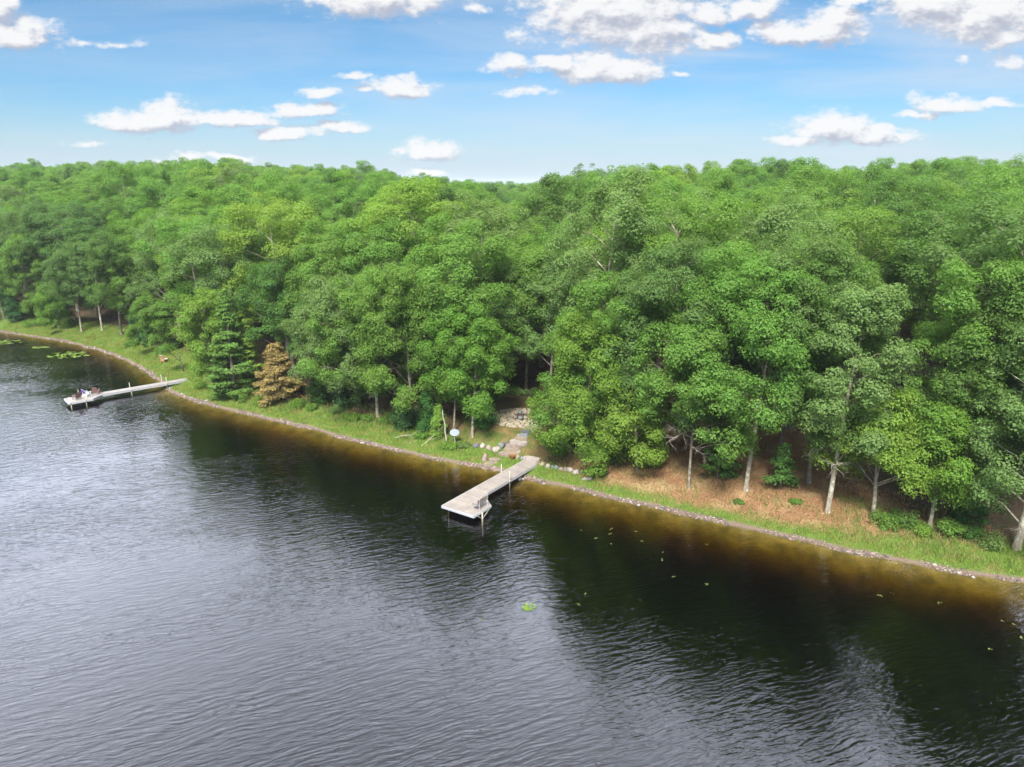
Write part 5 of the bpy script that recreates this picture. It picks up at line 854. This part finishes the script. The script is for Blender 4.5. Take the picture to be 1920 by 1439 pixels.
for wx in (-2.6, 2.3):
    mb = MB(); mb.box((wx, -3.27, 1.75), (1.5, .06, 1.25)); f_ = mb.obj("window", M_TRIM, cb_); mb = MB(); mb.box((wx, -3.30, 1.75), (1.28, .05, 1.03)); mb.obj("pane", M_GLASS, f_)
mb = MB(); mb.box((0, -3.27, 1.05), (1.0, .07, 2.1)); dr = mb.obj("door", M_TRIM, cb_); mb = MB(); mb.box((.38, -3.33, 1.0), (.06, .06, .12)); mb.obj("handle", M_ALU, dr)

# ------------------------------------------------------------------ lily pads
M_PAD = leaf_mat("lily_pads", .1, .5, .2)
def pads(n, rx, ry, seed, r0=.09, r1=.17):
    rg = np.random.default_rng(seed); V, Ff, o = [], [], 0; c_ = 0
    for i in range(n):
        while True:
            q = math.sqrt(rg.random()); a = rg.uniform(0, 6.28); cx_, cy_ = q*math.cos(a)*rx, q*math.sin(a)*ry
            if n < 30 or math.sin(cx_*2.3+1+math.sin(cy_*1.9))*math.sin(cy_*2.6+cx_*.8) + .9*(1-q) + rg.normal()*.25 > .25: break
        rr = rg.uniform(r0, r1); a0 = rg.uniform(0, 6.28)
        z = .008 + .004*(i % 5)
        ring = [(cx_+rr*math.cos(a0+.25+5.8*k/9), cy_+rr*math.sin(a0+.25+5.8*k/9), z+rg.uniform(0, .012)) for k in range(10)]
        V += [(cx_+.25*rr*math.cos(a0+3.1), cy_+.25*rr*math.sin(a0+3.1), z)] + ring
        Ff += [(o, o+1+k, o+2+k) for k in range(9)]; o += 11
    return np_mesh("lily_pads", V, Ff)
for x, y, n, rx, ry, lab in ((128, 666, 210, 3.6, 2.4, "large mat of bright lily pads off the far lawn"), (8, 642, 130, 3.0, 2.0, "mat of lily pads at the left edge of the bay"), (80, 652, 60, 2.0, .8, "thin scatter of lily pads left of the large mat"), (991, 1138, 16, .42, .42, "single bright clump of lily pads in open dark water")):
    o = link("lily_pads", pads(n, rx, ry, int(x), .10 if n > 20 else .07, .2 if n > 20 else .14), M_PAD, None, (.13, .21, .035)); o.location = px0(x, y, .0); tag(o, lab, 'lily pads')
    if n > 100: o['kind'] = 'stuff'
SP = [(1090,994),(1145,992),(1144,1002),(1169,984),(1190,997),(1118,1010),(1147,1021),(1250,1008),(1204,1016),(1245,1036),(1242,1050),(1302,1049),(1265,1083),(1324,1022),(1323,1096),(931,1113),(904,1162),(1086,1133),(1099,1114),(1248,1240),(1650,1117),(1673,1114),(1762,1132),(1771,1153),(1883,1166),(1898,1170),(1911,1195),(1839,1202),(1856,1217),(470,862),(490,890),(550,890),(283,807),(320,820),(368,820),(795,915),(838,968)]
for i, (x, y) in enumerate(SP):
    if i % 4 == 3: continue
    o = link("lily_pads", pads(2 + i % 3, .15, .15, 30+i, .03, .06), M_PAD, None, (.15, .19, .05)); o.location = px0(x, y, 0); tag(o, "few small yellowish lily pads afloat on dark water", 'lily pads', 'small floating lily pads scattered over the lake')

# ------------------------------------------------------------------ summer haze
m = bpy.data.materials.new("summer_haze"); m.use_nodes = True; t = NT(m.node_tree); mo = t.n('ShaderNodeOutputMaterial')
pv = t.n('ShaderNodeVolumePrincipled'); pv.inputs['Color'].default_value = (.86, .92, 1.0, 1); pv.inputs['Density'].default_value = 0.00016; pv.inputs['Anisotropy'].default_value = 0.2
t.l(pv.outputs[0], mo.inputs['Volume']); mb = MB(); mb.box((0, 1300, 18.5), (6600, 5900, 59)); hz_o = mb.obj("haze", m); tag(hz_o, "pale summer haze over the far wood", None, None, 'stuff')
